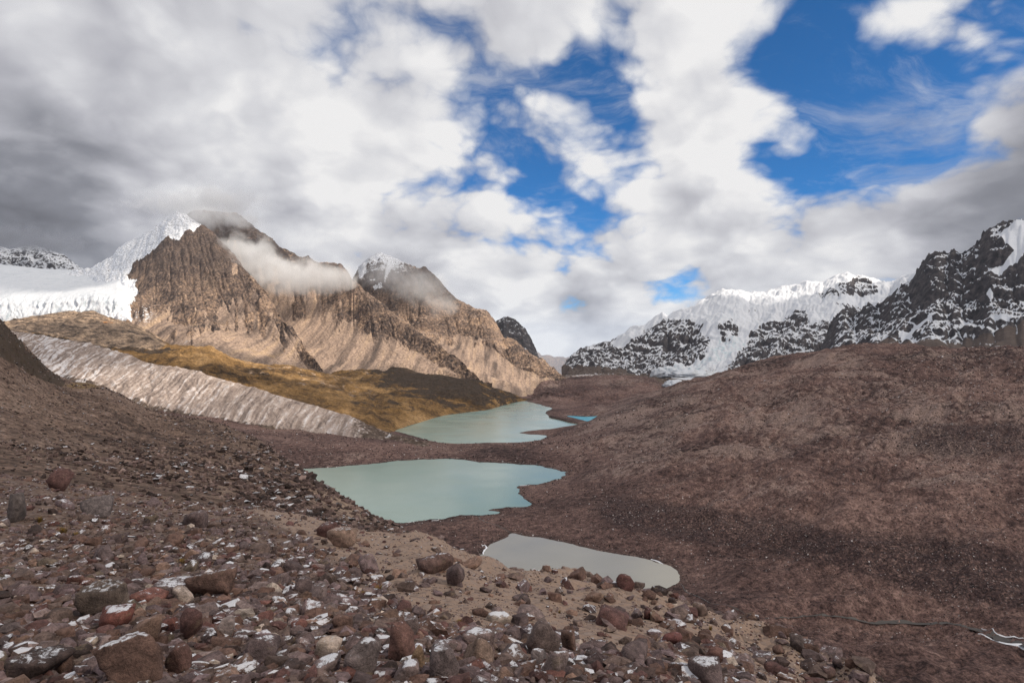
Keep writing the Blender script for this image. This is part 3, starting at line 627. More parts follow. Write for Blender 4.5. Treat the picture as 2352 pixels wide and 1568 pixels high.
# ------------------------------------------------------------------ middle distance
# tan rounded hill under the glacier, running into dry meadow above the far lake
g0 = [(-200, 800, 1080), (29, 785, 1075), (88, 790, 1065), (205, 806, 1040), (264, 824, 1020), (343, 852, 985), (425, 864, 950), (483, 882, 930), (556, 902, 905), (612, 920, 885), (735, 955, 850), (808, 976, 825), (860, 1000, 812), (900, 996, 850), (908, 991, 880), (935, 978, 925), (1019, 955, 1060), (1121, 942, 1146), (1180, 925.5, 1280), (1210, 919, 1335), (1260, 930, 1300)]
g1 = [(-200, 772, 1180), (88, 772, 1160), (205, 790, 1130), (266, 800, 1110), (330, 806, 1110), (401, 801, 1120), (440, 800, 1130), (474, 806, 1130), (520, 826, 1140), (560, 838, 1150), (601, 846, 1170), (660, 850, 1200), (735, 862, 1230), (808, 872, 1250), (899, 862, 1330), (1045, 872, 1380), (1100, 880, 1370), (1154, 902, 1360), (1198, 920, 1350), (1260, 925, 1340)]
g2 = [(-200, 758, 1450), (18, 742, 1480), (84, 731, 1500), (160, 721, 1500), (204, 722, 1500), (248, 735, 1480), (292, 747, 1450), (328, 765, 1400), (386, 794, 1330), (440, 812, 1270), (520, 840, 1260), (601, 860, 1260), (735, 868, 1400), (899, 846, 1500), (1045, 864, 1500), (1154, 898, 1440), (1198, 925, 1400), (1260, 930, 1400)]
g3 = [(p[0], p[1]+40, p[2]+250) for p in g2]
nts = [110, 64, 12]; nu = 480
P = strip([g0, g1, g2, g3], -190, 1225, nu, nts); fr = frac(nts)*np.ones((1, nu)); ix, iy = img(P)
w = sstep(fr, .0, .25)
P = relief(P, 15, 190, w, 8, 70); P = relief(P, 6, 45, w)
rockm = 1.15*sstep(-(ix-430), 0, 120)*sstep(fr, .9, 1.15)+.34*sstep(fr, .1, .5)*(ix > 560)
shr =   .45*sstep(ix, 780, 1000)*sstep(-(iy-(945+(ix-1000)*.05)), -12, 40)+.5*np.exp(-((ix-1010)/120)**2-((iy-(880+(ix-1010)*.20))/40)**2)+.16+.55*np.exp(-((ix-900)/70)**2-((iy-850)/26)**2)+.30*np.exp(-((ix-860)/80)**2-((iy-930)/20)**2)
shade_band = .75*np.exp(-((iy-(788+(ix-200)*.13))/14)**2)*sstep(-(ix-470), 0, 120)*sstep(1.15-fr, 0, .3)  # shadow strip behind the moraine's top edge, painted into the hill colour
org = .55*np.exp(-((ix-245)/30)**2-((iy-748)/14)**2)
grid_obj('meadow_hill', P, M_meadow, {'rock': rockm, 'shrub_shade': shr+shade_band, 'snow': 0*shr+.4*np.exp(-((ix-60)/40)**2-((iy-770)/8)**2), 'orange': org}, 'tan and golden grassy hill below the brown mountains', 'hill')

# pink gullied lateral moraine
top = c(7, [(-400, 150, 1080), (100, 182, 1060), (300, 212, 1045), (700, 272, 1015), (900, 332, 995), (1170, 432, 960), (1450, 470, 930), (1650, 530, 905), (1900, 600, 880), (2091, 660, 862)]) + c(2, [(0, 1130, 825), (200, 1192, 800), (300, 1242, 790), (430, 1292, 780), (600, 1342, 740), (800, 1378, 715), (1000, 1395, 700)])
bot = [(-120, 860, 900), (29, 860, 890), (100, 880, 870), (234, 915, 830), (300, 945, 800), (381, 970, 780), (433, 978, 770), (498, 990, 760), (600, 1005, 740), (735, 1022, 715), (808, 1034, 700), (899, 1040, 690), (1000, 1042, 680), (1100, 1042, 680)]
bk = [(p[0], p[1]+22, p[2]+28) for p in top]
nts = [150, 16]; nu = 460
P = strip([bot, lerp_curve(top, bot, .03, .08), bk], -110, 1090, nu, [150, 12]); fr = frac([150, 12])*np.ones((1, nu)); ix, iy = img(P); s, t = uvs(P)
w = sstep(1-fr, .02, .2)
P = erode(P, 150, 6.0, 45, .0036, 40, .8, 1.5, np.full(fr.shape, .35)*np.ones((1, nu)), .10, 35.); rill = np.log(erode.flow+1); P = relief(P, 1.0, 14, .4+w)
pale = (1.05-.9*sstep(ix, 700, 860))*sstep(fr, .12, .32)+.25
tt = np.interp(ix, [29, 205, 343, 425, 556, 735, 892], [757, 784, 830, 842, 880, 933, 991])
pale = pale-.9*np.exp(-((iy-tt-2)/6)**2)*(ix < 470)
grid_obj('lateral_moraine', P, M_moraine, {'pale': pale, 'snow': .04*sstep(-(ix-700), 0, 300)+.10*np.exp(-((ix-110)/90)**2), 'along': s*1.3, 'down': t}, 'pale pink gullied moraine wall above the lakes', 'moraine')

# ------------------------------------------------------------------ valley floor with lakes
def smooth_loop(pts, n=5):
    p = np.array(pts, float); N = len(p); r = []
    for i in range(N):
        a, b, cc, d = p[(i-1) % N], p[i], p[(i+1) % N], p[(i+2) % N]
        for t in np.arange(n)/n:
            r.append(.5*((2*b)+(-a+cc)*t+(2*a-5*b+4*cc-d)*t*t+(-a+3*b-3*cc+d)*t**3))
    return np.array(r)
def ragged(pl, amp, sc_):
    q = np.repeat(pl, 3, 0)*1.0; n = len(pl); q[1::3] += (np.roll(pl, -1, 0)-pl)/3; q[2::3] += (np.roll(pl, -1, 0)-pl)*2/3
    z = np.zeros(len(q)); return q+np.stack([fbm(v3(q[:, 0]/sc_, q[:, 1]/sc_, 1.3), 4, .6), fbm(v3(q[:, 0]/sc_, q[:, 1]/sc_, 9.7), 4, .6)], -1)*amp
def on_plane(pts, z, dmin=0):
    r = []
    for p in pts:
        d = F*(H-z)/(p[1]-CY); r.append(((p[0]-CX)*d/F, d))
    return r
ZF, ZM, ZP = -8.0, 0.0, 8.0
far_px = c(2, [(455, 1282), (500, 1265), (640, 1215), (780, 1185), (950, 1160), (1060, 1150), (1150, 1125), (1220, 1105), (1270, 1095), (1330, 1105), (1420, 1130), (1465, 1145), (1425, 1163), (1430, 1185), (1480, 1205), (1560, 1217), (1620, 1237), (1655, 1260), (1600, 1268), (1480, 1272), (1340, 1282), (1260, 1295), (1300, 1305), (1420, 1315), (1400, 1338), (1330, 1372), (1200, 1382), (1060, 1380), (940, 1386), (850, 1382), (730, 1357), (640, 1332), (540, 1302)])
turq_px = c(2, [(1555, 1190), (1680, 1196), (1790, 1190), (1772, 1218), (1690, 1225), (1620, 1208)])
mid_px = [(674, 1078), (747, 1074), (849, 1065), (914, 1057.6), (987, 1054), (1060, 1054.7), (1097, 1061), (1166, 1064), (1242, 1070), (1286, 1081), (1304, 1085), (1279, 1099.5), (1242, 1110), (1195, 1116), (1188, 1129), (1195, 1141), (1217, 1158), (1206, 1164), (1159, 1165), (1120, 1170), (1145, 1177), (1120, 1182), (1056, 1183), (1002, 1192.5), (925, 1198), (900, 1203), (840, 1225), (720, 1200), (620, 1140), (600, 1095)]
pond_px = c(5, [(1170, 640), (1195, 615), (1225, 592), (1260, 557), (1335, 532), (1370, 505), (1450, 515), (1570, 530), (1760, 570), (1900, 605), (2050, 630), (2200, 660), (2300, 690)]) + c(6, [(0, 735), (100, 770), (150, 800), (172, 830), (185, 872), (140, 900), (0, 960), (-300, 930), (-700, 850), (-1000, 800), (-1150, 720)])
lakes = {}
for nm, px, z in (('far', far_px, ZF), ('turq', turq_px, ZF+1.0), ('mid', mid_px, ZM), ('pond', pond_px, ZP)):
    lakes[nm] = (ragged(smooth_loop(on_plane(px, z), 3), 7.0 if nm in ('far', 'mid') else 3.5, 14.), z)
def sdist(X, Y, poly):
    r = np.full(X.shape, 1e9)
    for i in range(len(poly)):
        a, b = poly[i-1], poly[i]; e = b-a; L = e@e+1e-9
        t = np.clip(((X-a[0])*e[0]+(Y-a[1])*e[1])/L, 0, 1)
        r = np.minimum(r, (X-a[0]-t*e[0])**2+(Y-a[1]-t*e[1])**2)
    return np.sqrt(r)*np.where(inpoly(X, Y, poly), -1, 1)

def zc(d, lst): return [(x, CY+(H-z)*F/d, d) for x, z in lst]
cvs = [zc(60, [(-300, 16), (2700, 16)]), zc(150, [(-300, 15), (1500, 13), (2000, 13), (2352, 14), (2700, 16)]),
       zc(215, [(-300, 13), (1000, 12), (1700, 12), (2352, 13), (2700, 16)]),
       zc(285, [(-300, 20), (600, 12), (1000, 10), (1180, 9), (1560, 9), (1700, 13), (1900, 19), (2352, 29), (2700, 36)]),
       zc(400, [(-300, 40), (600, 8), (900, 5), (1150, 5), (1250, 6), (1350, 10), (1560, 20), (1900, 36), (2352, 48), (2700, 58)]),
       zc(560, [(-300, 60), (500, 10), (600, 2), (900, 1), (1240, 2), (1304, 4), (1400, 13), (1600, 34), (1900, 60), (2352, 74), (2700, 88)]),
       zc(685, [(-300, 70), (500, 20), (600, 14), (800, 8), (950, 2.5), (1050, 1.6), (1200, 2.5), (1300, 9), (1400, 20), (1600, 46), (1900, 78), (2352, 98), (2700, 115)]),
       zc(850, [(-300, 70), (600, 15), (850, -3), (900, -6), (1250, -5), (1320, 2), (1400, 17), (1500, 36), (1600, 57), (1900, 98), (2100, 108), (2352, 114), (2700, 130)]),
       zc(1000, [(-300, 60), (800, -4), (1250, -6), (1345, -5), (1400, 8), (1500, 36), (1580, 58), (1700, 84), (1900, 112), (2060, 122), (2180, 112), (2352, 108), (2700, 130)]),
       zc(1150, [(-300, 50), (800, -4), (1250, -6), (1400, -4), (1500, 24), (1600, 48), (1750, 84), (1900, 102), (2060, 118), (2180, 106), (2352, 108), (2700, 150)]),
       zc(1450, [(-300, 50), (800, -6), (1250, -7), (1400, -7), (1550, 10), (1750, 70), (1900, 84), (2060, 100), (2352, 118), (2700, 190)])]
nts = [6, 16, 44, 70, 64, 50, 50, 36, 30, 16]; nu = 540
P = strip(cvs, -200, 2640, nu, nts); ix0, iy0 = img(P)
dd = P[..., 1]
s1 = np.min([sdist(P[..., 0], P[..., 1], pl) for pl, z in lakes.values()], axis=0)
hum = sstep(s1, 4, 70)
hl = fbm(P/np.array([120, 160, 60.]), 5, .5, ridged=True)*7+fbm(P/38., 5, .55)*2.4+fbm(P/11., 4, .55)*.55
bump = sstep(ix0, 1350, 1700)
P[..., 2] += ((hl-2)*(.45+.75*bump)+bump*(fbm(P/np.array([75, 45, 50.])+7, 5, .52, ridged=True)-.3)*9.0+bump*(fbm(P/np.array([26, 16, 20.])+3, 4, .55, ridged=True)-.2)*2.2)*hum
ridge_near = np.zeros(dd.shape)
for ln, hh, ww in (([(1280, 1002), (1500, 932), (1750, 882), (2000, 852), (2200, 850), (2700, 860)], 7, 11), ([(1230, 1046), (1500, 988), (1800, 962), (2100, 952), (2352, 968), (2700, 990)], 6, 11), ([(1350, 1092), (1700, 1044), (2050, 1034), (2352, 1052), (2700, 1080)], 4.5, 13), ([(1450, 900), (1700, 845), (1900, 818), (2100, 812)], 7, 8), ([(1600, 1150), (1900, 1112), (2352, 1130), (2700, 1150)], 3, 14)):
    yl = np.interp(ix0, [q[0] for q in ln], [q[1] for q in ln])+16*fbm(v3(ix0/190., iy0/190., hh), 3)
    g_ = np.exp(-((iy0-yl)/ww)**2)*sstep(ix0, ln[0][0], ln[0][0]+150)*np.clip(.55+1.3*fbm(v3(ix0/130., iy0/130., hh+5), 3), 0, 1.2)
    P[..., 2] += hh*g_*hum; ridge_near = ridge_near+np.exp(-((iy0-yl-ww*.8)/(ww*.7))**2)*(g_ > .02)*.7+.3*g_
P[..., 2] -= 9*sstep(dd, 700, 950)*sstep(ix0, 1450, 1600)
P = erode(P, 336, 2.0, 50, .0075, 30, .45, 1.1, np.full(dd.shape, .45), .06, 45., hum*bump*sstep(dd, 330, 480)); vflow = np.log(erode.flow+1)
for (pl, z) in lakes.values():
    q = sdist(P[..., 0], P[..., 1], pl)
    f = sstep(q, 0, 30); shore = z+.05+np.maximum(q, 0)*.045
    P[..., 2] = np.where(q < 0, z-.25-np.minimum(-q*.06, 3), np.where(q < 30, np.maximum(shore, shore*(1-f)+P[..., 2]*f), P[..., 2]))
ix, iy = img(P)
stony = .95*np.exp(-((iy-(1190+(ix-1500)*.17))/58)**2)*sstep(ix, 1250, 1450)+.55*np.exp(-((iy-(1010+(ix-2000)*-.02))/40)**2)*sstep(ix, 1950, 2150)+.30*sstep(ix, 1900, 2200)
pale = .10*np.exp(-((iy-960)/90)**2)*sstep(ix, 1250, 1400)-.10*sstep(iy, 1080, 1200)+.05*np.exp(-((ix-1960)/110)**2-((iy-835)/26)**2)+.13*np.exp(-((ix-800)/110)**2-((iy-1048)/10)**2)
pale = pale+.17*ridge_near*np.clip(.5+1.5*fbm(P/60.+8, 4, .6), 0, 1)+.09*fbm(P/np.array([26, 16, 20.])+3, 4, .55, ridged=True)*sstep(ix, 1250, 1500)
shore_w = np.exp(-np.maximum(s1, 0)/3.0)
VP = P
valley = grid_obj('valley_ground', P, M_valley, {'stony': stony, 'pale': pale, 'shore': shore_w}, 'purple-brown gravel valley floor and hillside around the lakes', 'ground')

# brown mound of moraine between the far lake and the snow mountain
b0 = c(2, [(1150, 1120, 1350), (1290, 1100, 1330), (1420, 1135, 1250), (1480, 1160, 1180), (1560, 1205, 1120), (1700, 1215, 1090), (1800, 1215, 1080), (2000, 1190, 1100), (2400, 1150, 1100)])
b1 = c(2, [(1150, 1080, 1500), (1290, 1070, 1480), (1350, 1030, 1560), (1400, 985, 1600), (1450, 978, 1600), (1520, 982, 1600), (1560, 965, 1620), (1750, 950, 1640), (1900, 946, 1650), (2000, 950, 1650), (2100, 968, 1640), (2180, 1010, 1600), (2230, 1040, 1550), (2400, 1060, 1500)])
b2 = [(p[0], p[1]+22, p[2]+330) for p in b1]
P = strip([b0, b1, b2], 1185, 1600, 240, [90, 20]); fr = frac([90, 20])*np.ones((1, 240)); ix, iy = img(P)
P = relief(P, 7, 120, sstep(fr, 0, .2), 6, 45); P = relief(P, 2.5, 30, sstep(fr, 0, .2))
grid_obj('moraine_mound', P, M_valley, {'stony': 0*ix, 'pale': .16*np.exp(-((ix-1420)/90)**2-((iy-880)/12)**2)+.16*np.exp(-((ix-1265)/25)**2-((iy-888)/9)**2), 'shore': 0*ix}, 'grey-brown mound of moraine behind the far lake', 'moraine')
# low debris-covered ground at the foot of the snow mountain
b0 = [(1230, 895, 1650), (1700, 900, 1650)]; b1 = [(1230, 872, 2050), (1330, 864, 2050), (1420, 860, 2050), (1520, 872, 2050), (1560, 880, 2050), (1700, 880, 2050)]; b2 = [(1230, 870, 2350), (1700, 872, 2350)]
P = strip([b0, b1, b2], 1230, 1700, 160, [40, 12]); P = relief(P, 9, 110, np.ones(P.shape[:2]), 8, 40); ix, iy = img(P)
grid_obj('debris_field', P, M_moraine, {'pale': .15+.8*np.exp(-((ix-1345)/45)**2-((iy-868)/9)**2), 'snow': .02+.12*np.exp(-((ix-1345)/60)**2), 'along': P[..., 0], 'down': P[..., 1]}, 'debris field of dark gravel at the foot of the snow mountain', 'debris')
# ice remnants near the mound
def ice_lump(cx, cy, d, w, h, label, seed):
    bm = bmesh.new(); bmesh.ops.create_icosphere(bm, subdivisions=4, radius=1.0)
    V = np.array([v.co for v in bm.verts]); Fc = np.array([[v.index for v in f.verts] for f in bm.faces]); bm.free()
    r = 1+.55*fbm(V*2.2+seed, 4, .6, ridged=True); V = V*r[:, None]*np.array([w, w*.8, h])
    V[:, 2] = np.maximum(V[:, 2], -h*.25); V += np.array(P3(cx, cy, d))
    me = mesh_from('ice_block', V, Fc); add_attr(me, 'cliff', np.full(len(V), .8))
    return link('ice_remnant', me, M_ice, None, label, 'ice', 'ice remnants at the foot of the snow mountain')
ice_lump(1552, 886, 1560, 26, 12, 'jagged white ice remnant on the moraine right of the mound', 3)
ice_lump(1530, 862, 2080, 40, 24, 'small pointed ice remnant at the lower end of the icefall', 11)
ice_lump(1585, 862, 2000, 70, 14, 'long pale ice remnant below the icefall tongue', 23)

# water sheets
def water(nm, label, mat, name):
    pl, z = lakes[nm]; tri = tessellate_polygon([[Vector((a, b, 0)) for a, b in pl]])
    me = bpy.data.meshes.new(name); me.from_pydata([(a, b, z) for a, b in pl], [], [tuple(t) for t in tri]); me.update()
    bm = bmesh.new(); bm.from_mesh(me); bmesh.ops.recalc_face_normals(bm, faces=bm.faces)
    for f in bm.faces:
        if f.normal.z < 0: f.normal_flip()
    bm.to_mesh(me); bm.free()
    return link(name, me, mat, 'structure', label, 'lake')
water('far', 'long milky green lake, farthest of the lakes', M_w_far, 'lake')
water('mid', 'wide pale turquoise lake, the middle one', M_w_mid, 'lake')
water('pond', 'small grey-beige silty pond nearest to the boulder slope', M_w_pond, 'pond')
water('turq', 'tiny bright turquoise pool right of the far lake', M_w_turq, 'pool')

# streams
vt = BVHTree.FromPolygons([tuple(v) for v in VP.reshape(-1, 3)[:, :]], [tuple(q) for q in (lambda i: np.stack([i[:-1, :-1], i[:-1, 1:], i[1:, 1:], i[1:, :-1]], -1).reshape(-1, 4).tolist())(np.arange(VP.shape[0]*VP.shape[1]).reshape(VP.shape[:2]))])
CAM = Vector((0, 0, H))
def hit(bvh, x, y):
    h = bvh.ray_cast(CAM, ray(x, y)); return h[0]
def drop(bvh, X, Y, z=900):
    h = bvh.ray_cast(Vector((X, Y, z)), Vector((0, 0, -1))); return h[0].z if h[0] is not None else None
def ribbon(name, px, widths, mat, label, kind, cat, lift, rag=.0, offset=0.0, thick=0.0):
    pts = [hit(vt, *p) for p in px]; w = [b for a, b in zip(pts, widths) if a is not None]; pts = [a for a in pts if a is not None]
    A = np.array([(p.x, p.y) for p in pts]); L = np.concatenate([[0], np.cumsum(np.linalg.norm(np.diff(A, axis=0), axis=1))])
    u = np.linspace(0, L[-1], int(L[-1]/1.2)+2); X = np.interp(u, L, A[:, 0]); Y = np.interp(u, L, A[:, 1]); W = np.interp(u, L, w)
    X += fbm(v3(u/9., 1.5, 2.), 3)*1.4; Y += fbm(v3(u/9., 7.5, 2.), 3)*1.4
    T = np.stack([np.gradient(X), np.gradient(Y)], -1); T /= np.linalg.norm(T, axis=1, keepdims=True)+1e-9; N = np.stack([-T[:, 1], T[:, 0]], -1)
    W = W*(1+rag*fbm(v3(u/3., offset, 5.), 3)*2); W = np.maximum(W, .05)
    V, Q = [], []; ks = (-1, -.5, 0, .5, 1)
    zc_ = np.array([drop(vt, x, y) or 0 for x, y in zip(X, Y)]); k = np.ones(9)/9; zs = np.convolve(np.pad(zc_, 4, 'edge'), k, 'valid')
    for i in range(len(u)):
        for kk in ks:
            x = X[i]+N[i, 0]*(W[i]*kk+offset); y = Y[i]+N[i, 1]*(W[i]*kk+offset); g = drop(vt, x, y)
            z = max(zs[i], g if g is not None else zs[i]) if not thick else (g if g is not None else zs[i])
            V.append((x, y, z+lift+thick*(1-kk*kk)))
    n = len(ks)
    for i in range(len(u)-1):
        for j in range(n-1): Q.append((i*n+j, i*n+j+1, (i+1)*n+j+1, (i+1)*n+j))
    me = mesh_from(name, np.array(V), np.array(Q)); bm = bmesh.new(); bm.from_mesh(me)
    for f in bm.faces:
        f.normal_update()
        if f.normal.z < 0: f.normal_flip()
    bm.to_mesh(me); bm.free()
    return link(name, me, mat, kind, label, cat)
st_px = c(6, [(185, 885), (240, 945), (340, 985), (380, 1010), (500, 1030), (580, 1060), (680, 1110), (830, 1100), (960, 1085), (1060, 1078), (1200, 1090), (1300, 1110), (1420, 1135), (1600, 1138), (1850, 1132), (2000, 1160), (2150, 1215), (2352, 1262), (2600, 1310)])
ribbon('stream', st_px, [.25, .25, .25, .3, .3, .3, .25, .25, .3, .3, .3, .4, .6, .8, .8, 1.1, 2.0, 2.9, 3.4], M_w_stream, 'narrow stream winding from the pond to the right edge', 'structure', 'stream', .05, .75)
ribbon('stream', c(5, [(1372, 508), (1330, 470), (1270, 450), (1200, 425), (1172, 402), (1160, 382)]), [.4]*6, M_w_stream, 'short stream joining the middle lake and the pond', 'structure', 'stream', .05, .75)
ribbon('snow_bank', c(6, [(2060, 1205), (2150, 1240), (2250, 1265), (2352, 1292), (2600, 1340)]), [.2, .45, .7, 1.0, 1.2], M_snowbank, 'white strip of old snow along the near bank of the stream', None, 'snow bank', .08, .5, 0, .25)
ribbon('snow_bank', c(6, [(2080, 1170), (2180, 1200), (2260, 1222), (2352, 1232)]), [.12, .2, .22, .3], M_snowbank, 'thin broken line of snow along the far bank of the stream', None, 'snow bank', .08, .6, 0, .2)
ribbon('snow_bank', c(6, [(0, 733), (40, 745), (85, 764)]), [.35, .5, .3], M_snowbank, 'white snow patch on the right shore of the silty pond', None, 'snow bank', .08, .5, 0, .2)
ribbon('snow_bank', c(5, [(1192, 655), (1200, 625), (1222, 598), (1205, 580), (1180, 578)]), [.35, .5, .45, .45, .3], M_snowbank, 'curled snow rim on the left shore of the silty pond', None, 'snow bank', .08, .5, 0, .2)
ribbon('snow_bank', c(5, [(715, 433), (760, 430)]), [.5, .4], M_snowbank, 'small snow patch on the near shore of the middle lake, left one', None, 'snow bank', .08, .5, 0, .2)
ribbon('snow_bank', c(5, [(870, 424), (915, 421)]), [.6, .5], M_snowbank, 'small snow patch on the near shore of the middle lake, right one', None, 'snow bank', .08, .5, 0, .2)
ribbon('snow_bank', c(5, [(1425, 203), (1490, 200)]), [.6, .5], M_snowbank, 'snow patch at the bay on the right shore of the middle lake', None, 'snow bank', .08, .5, 0, .2)

# ------------------------------------------------------------------ left slope and near boulder slope
cr = [(-220, 560, 230), (0, 735, 255), (30, 775, 262), (60, 808, 275), (100, 842, 290), (130, 862, 300), (180, 880, 315), (240, 890, 330), (290, 912, 345), (335, 940, 360), (400, 958, 370), (460, 962, 372), (520, 978, 365), (570, 1000, 350), (610, 1018, 330), (650, 1055, 300), (680, 1078, 275), (710, 1096, 250), (760, 1128, 215), (820, 1166, 180), (870, 1196, 155), (905, 1214, 140), (960, 1250, 110), (1040, 1330, 80)]
n0 = [(-220, 1160, 42), (0, 1160, 42), (400, 1215, 40), (700, 1270, 36), (905, 1310, 34), (1040, 1400, 32)]
n1 = [(-220, 1010, 75), (0, 1040, 75), (200, 1075, 75), (400, 1120, 74), (600, 1165, 72), (750, 1205, 68), (860, 1240, 64), (905, 1260, 60), (1040, 1345, 52)]
n2 = [(-220, 870, 140), (0, 930, 150), (130, 970, 160), (300, 1010, 170), (430, 1040, 170), (560, 1080, 160), (660, 1120, 150), (740, 1160, 130), (820, 1200, 110), (905, 1240, 92), (1040, 1340, 64)]
bk = [(p[0], p[1]+90, p[2]*1.35) for p in cr]
nts = [10, 70, 90, 16]; nu = 420
P = strip([n0, n1, n2, cr, bk], -200, 1030, nu, nts); fr = frac(nts)*np.ones((1, nu)); ix, iy = img(P)
w = .25+.75*sstep(np.abs(fr-3), 0, .4)
P[..., 2] += w*np.clip(P[..., 1]/230, .12, 1)*(fbm(P/45., 5, .55)*4.5+fbm(P/20.+5, 4, .5, ridged=True)*1.6+fbm(P/9., 4, .6)*.8+fbm(P/2.2, 3, .6)*.22)
knob = np.exp(-((ix-50)/50)**2-((iy-(800+ix*.75-20))/45)**2)*sstep(-(ix-150), 0, 60)
P[..., 2] += knob*fbm(P/9., 5, .6, ridged=True)*4
ix, iy = img(P)
cliff = 1.0*blur(inpoly(ix, iy, c(7, [(-600, -200), (0, 60), (60, 130), (160, 240), (200, 340), (330, 420), (520, 600), (480, 630), (300, 560), (0, 390), (-600, 100)]))*1.0, 3)
sand = .8*np.exp(-((ix-515)/34)**2-((iy-1120)/30)**2)+1.0*np.exp(-((ix-790-(iy-1170)*1.3)/55)**2-((iy-1170)/55)**2)+.55*np.exp(-((ix-470)/70)**2-((iy-968)/14)**2)+.2*np.exp(-((ix-60)/80)**2-((iy-900)/30)**2)
gold = .8*np.exp(-((ix-190)/60)**2-((iy-885)/12)**2)+.4*np.exp(-((ix-310)/50)**2-((iy-930)/12)**2)
LP = P; LIX, LIY = ix, iy
grid_obj('left_slope', P, M_slope, {'sand': sand, 'cliff': cliff, 'gold': gold}, 'brown bouldery slope descending to the lakes on the left', 'slope')

cr = [(-220, 1085, 62), (0, 1095, 62), (200, 1125, 60), (400, 1158, 58), (600, 1175, 55), (700, 1190, 52), (780, 1213, 49), (850, 1228, 47), (905, 1237, 46), (960, 1243, 45), (1040, 1268, 44), (1100, 1287, 42), (1200, 1302, 40), (1340, 1314, 38), (1420, 1330, 37), (1500, 1342, 36), (1560, 1356, 34), (1640, 1400, 31), (1720, 1434, 29), (1780, 1456, 27), (1850, 1490, 24), (1910, 1515, 22), (1960, 1541, 20), (2020, 1570, 18), (2100, 1640, 15), (2250, 1800, 12)]
q0 = [(-220, 1960, 2.2), (1000, 1960, 2.2), (1700, 2000, 2.6), (2250, 2300, 3.4)]
q1 = [(-220, 1600, 4.6), (0, 1600, 4.6), (900, 1600, 4.8), (1500, 1600, 5.6), (1800, 1640, 7.5), (2000, 1720, 8.5), (2250, 1980, 7)]
q2 = [(-220, 1370, 10.5), (0, 1370, 10.5), (500, 1390, 10), (900, 1410, 11), (1200, 1430, 12.5), (1500, 1470, 13), (1700, 1520, 14), (1850, 1560, 15), (2000, 1620, 13.5), (2250, 1880, 9)]
q3 = [(-220, 1210, 24), (0, 1215, 24), (300, 1240, 23), (600, 1265, 22), (800, 1290, 22), (1000, 1325, 22), (1200, 1360, 22), (1350, 1378, 22), (1500, 1400, 22), (1650, 1450, 21), (1850, 1520, 19), (2000, 1590, 16), (2250, 1830, 10.5)]
bk = [(p[0], p[1]+130, p[2]*1.35) for p in cr]
nts = [20, 70, 76, 84, 16]; nu = 520
P = strip([q0, q1, q2, q3, cr, bk], -200, 2200, nu, nts); fr = frac(nts)*np.ones((1, nu))
dd = P[..., 1]
P[..., 2] += (fbm(P/9., 4, .5)*.055*dd**.7 + fbm(P/2.6, 4, .55)*.035*dd**.55*1.6 + fbm(P/.7, 3, .55)*.03)*(.4+.6*sstep(np.abs(fr-4), 0, .3))
hu, hv = P[..., 0]*.8-P[..., 1]*.6, P[..., 0]*.6+P[..., 1]*.8
hm = (fbm(v3(hu/6.5, hv/12., 2.5), 4, .5, ridged=True)+.1)*1.0*sstep(CX+F*P[..., 0]/dd, 820, 1050)*sstep(fr, 2.1, 3.0)*sstep(4.25-fr, 0, .6)
P[..., 2] += hm-.75*sstep(CX+F*P[..., 0]/dd, 980, 1200)*sstep(fr, 2.6, 3.6)
ix, iy = img(P)
yb = np.interp(ix, [-200, 0, 500, 750, 900, 1050, 1250, 1380, 1440, 1500, 1680, 1740, 2300], [1020, 1030, 1130, 1270, 1380, 1440, 1455, 1490, 1520, 1485, 1490, 1620, 1650])
sand = .85*sstep(yb-iy, -25, 30)+.5*np.exp(-((ix-440)/60)**2-((iy-1500)/50)**2)+.12
snw = -.02+.07*np.exp(-((ix-590)/90)**2-((iy-1430)/45)**2)+.03*sstep(iy, 1400, 1550)-.06*sstep(ix, 1250, 1500)
NP = P; NIX, NIY = ix, iy
near = grid_obj('boulder_slope', P, M_soil, {'sand': sand, 'snow': snw}, 'near stony slope of tan soil strewn with boulders', 'slope')
_i = np.arange(P.shape[0]*P.shape[1]).reshape(P.shape[:2])
nb = BVHTree.FromPolygons([tuple(v) for v in P.reshape(-1, 3)], np.stack([_i[:-1, :-1], _i[:-1, 1:], _i[1:, 1:], _i[1:, :-1]], -1).reshape(-1, 4).tolist())

# ------------------------------------------------------------------ rocks
_ico = {}
def ico(n):
    if n not in _ico:
        bm = bmesh.new(); bmesh.ops.create_icosphere(bm, subdivisions=n, radius=1.0)
        _ico[n] = (np.array([v.co[:] for v in bm.verts]), np.array([[v.index for v in f.verts] for f in bm.faces])); bm.free()
    return _ico[n]
def hull_shape(seed, npts, scale):
    """broken stone: convex block with flat faces and sharp edges"""
    r = np.random.default_rng(seed); p = r.normal(size=(npts, 3)); p /= np.linalg.norm(p, axis=1, keepdims=True); p *= r.uniform(.72, 1.05, (npts, 1))
    bm = bmesh.new()
    for q in p: bm.verts.new(q)
    res = bmesh.ops.convex_hull(bm, input=bm.verts); bmesh.ops.delete(bm, geom=[v for v in bm.verts if not v.link_faces], context='VERTS')
    bmesh.ops.triangulate(bm, faces=bm.faces); bmesh.ops.recalc_face_normals(bm, faces=bm.faces); bm.verts.index_update()
    V = np.array([v.co[:] for v in bm.verts]); Fc = np.array([[v.index for v in f.verts] for f in bm.faces]); bm.free()
    V = V-(V.max(0)+V.min(0))/2; V = V/np.abs(V).max(0)
    return V*np.array(scale), Fc
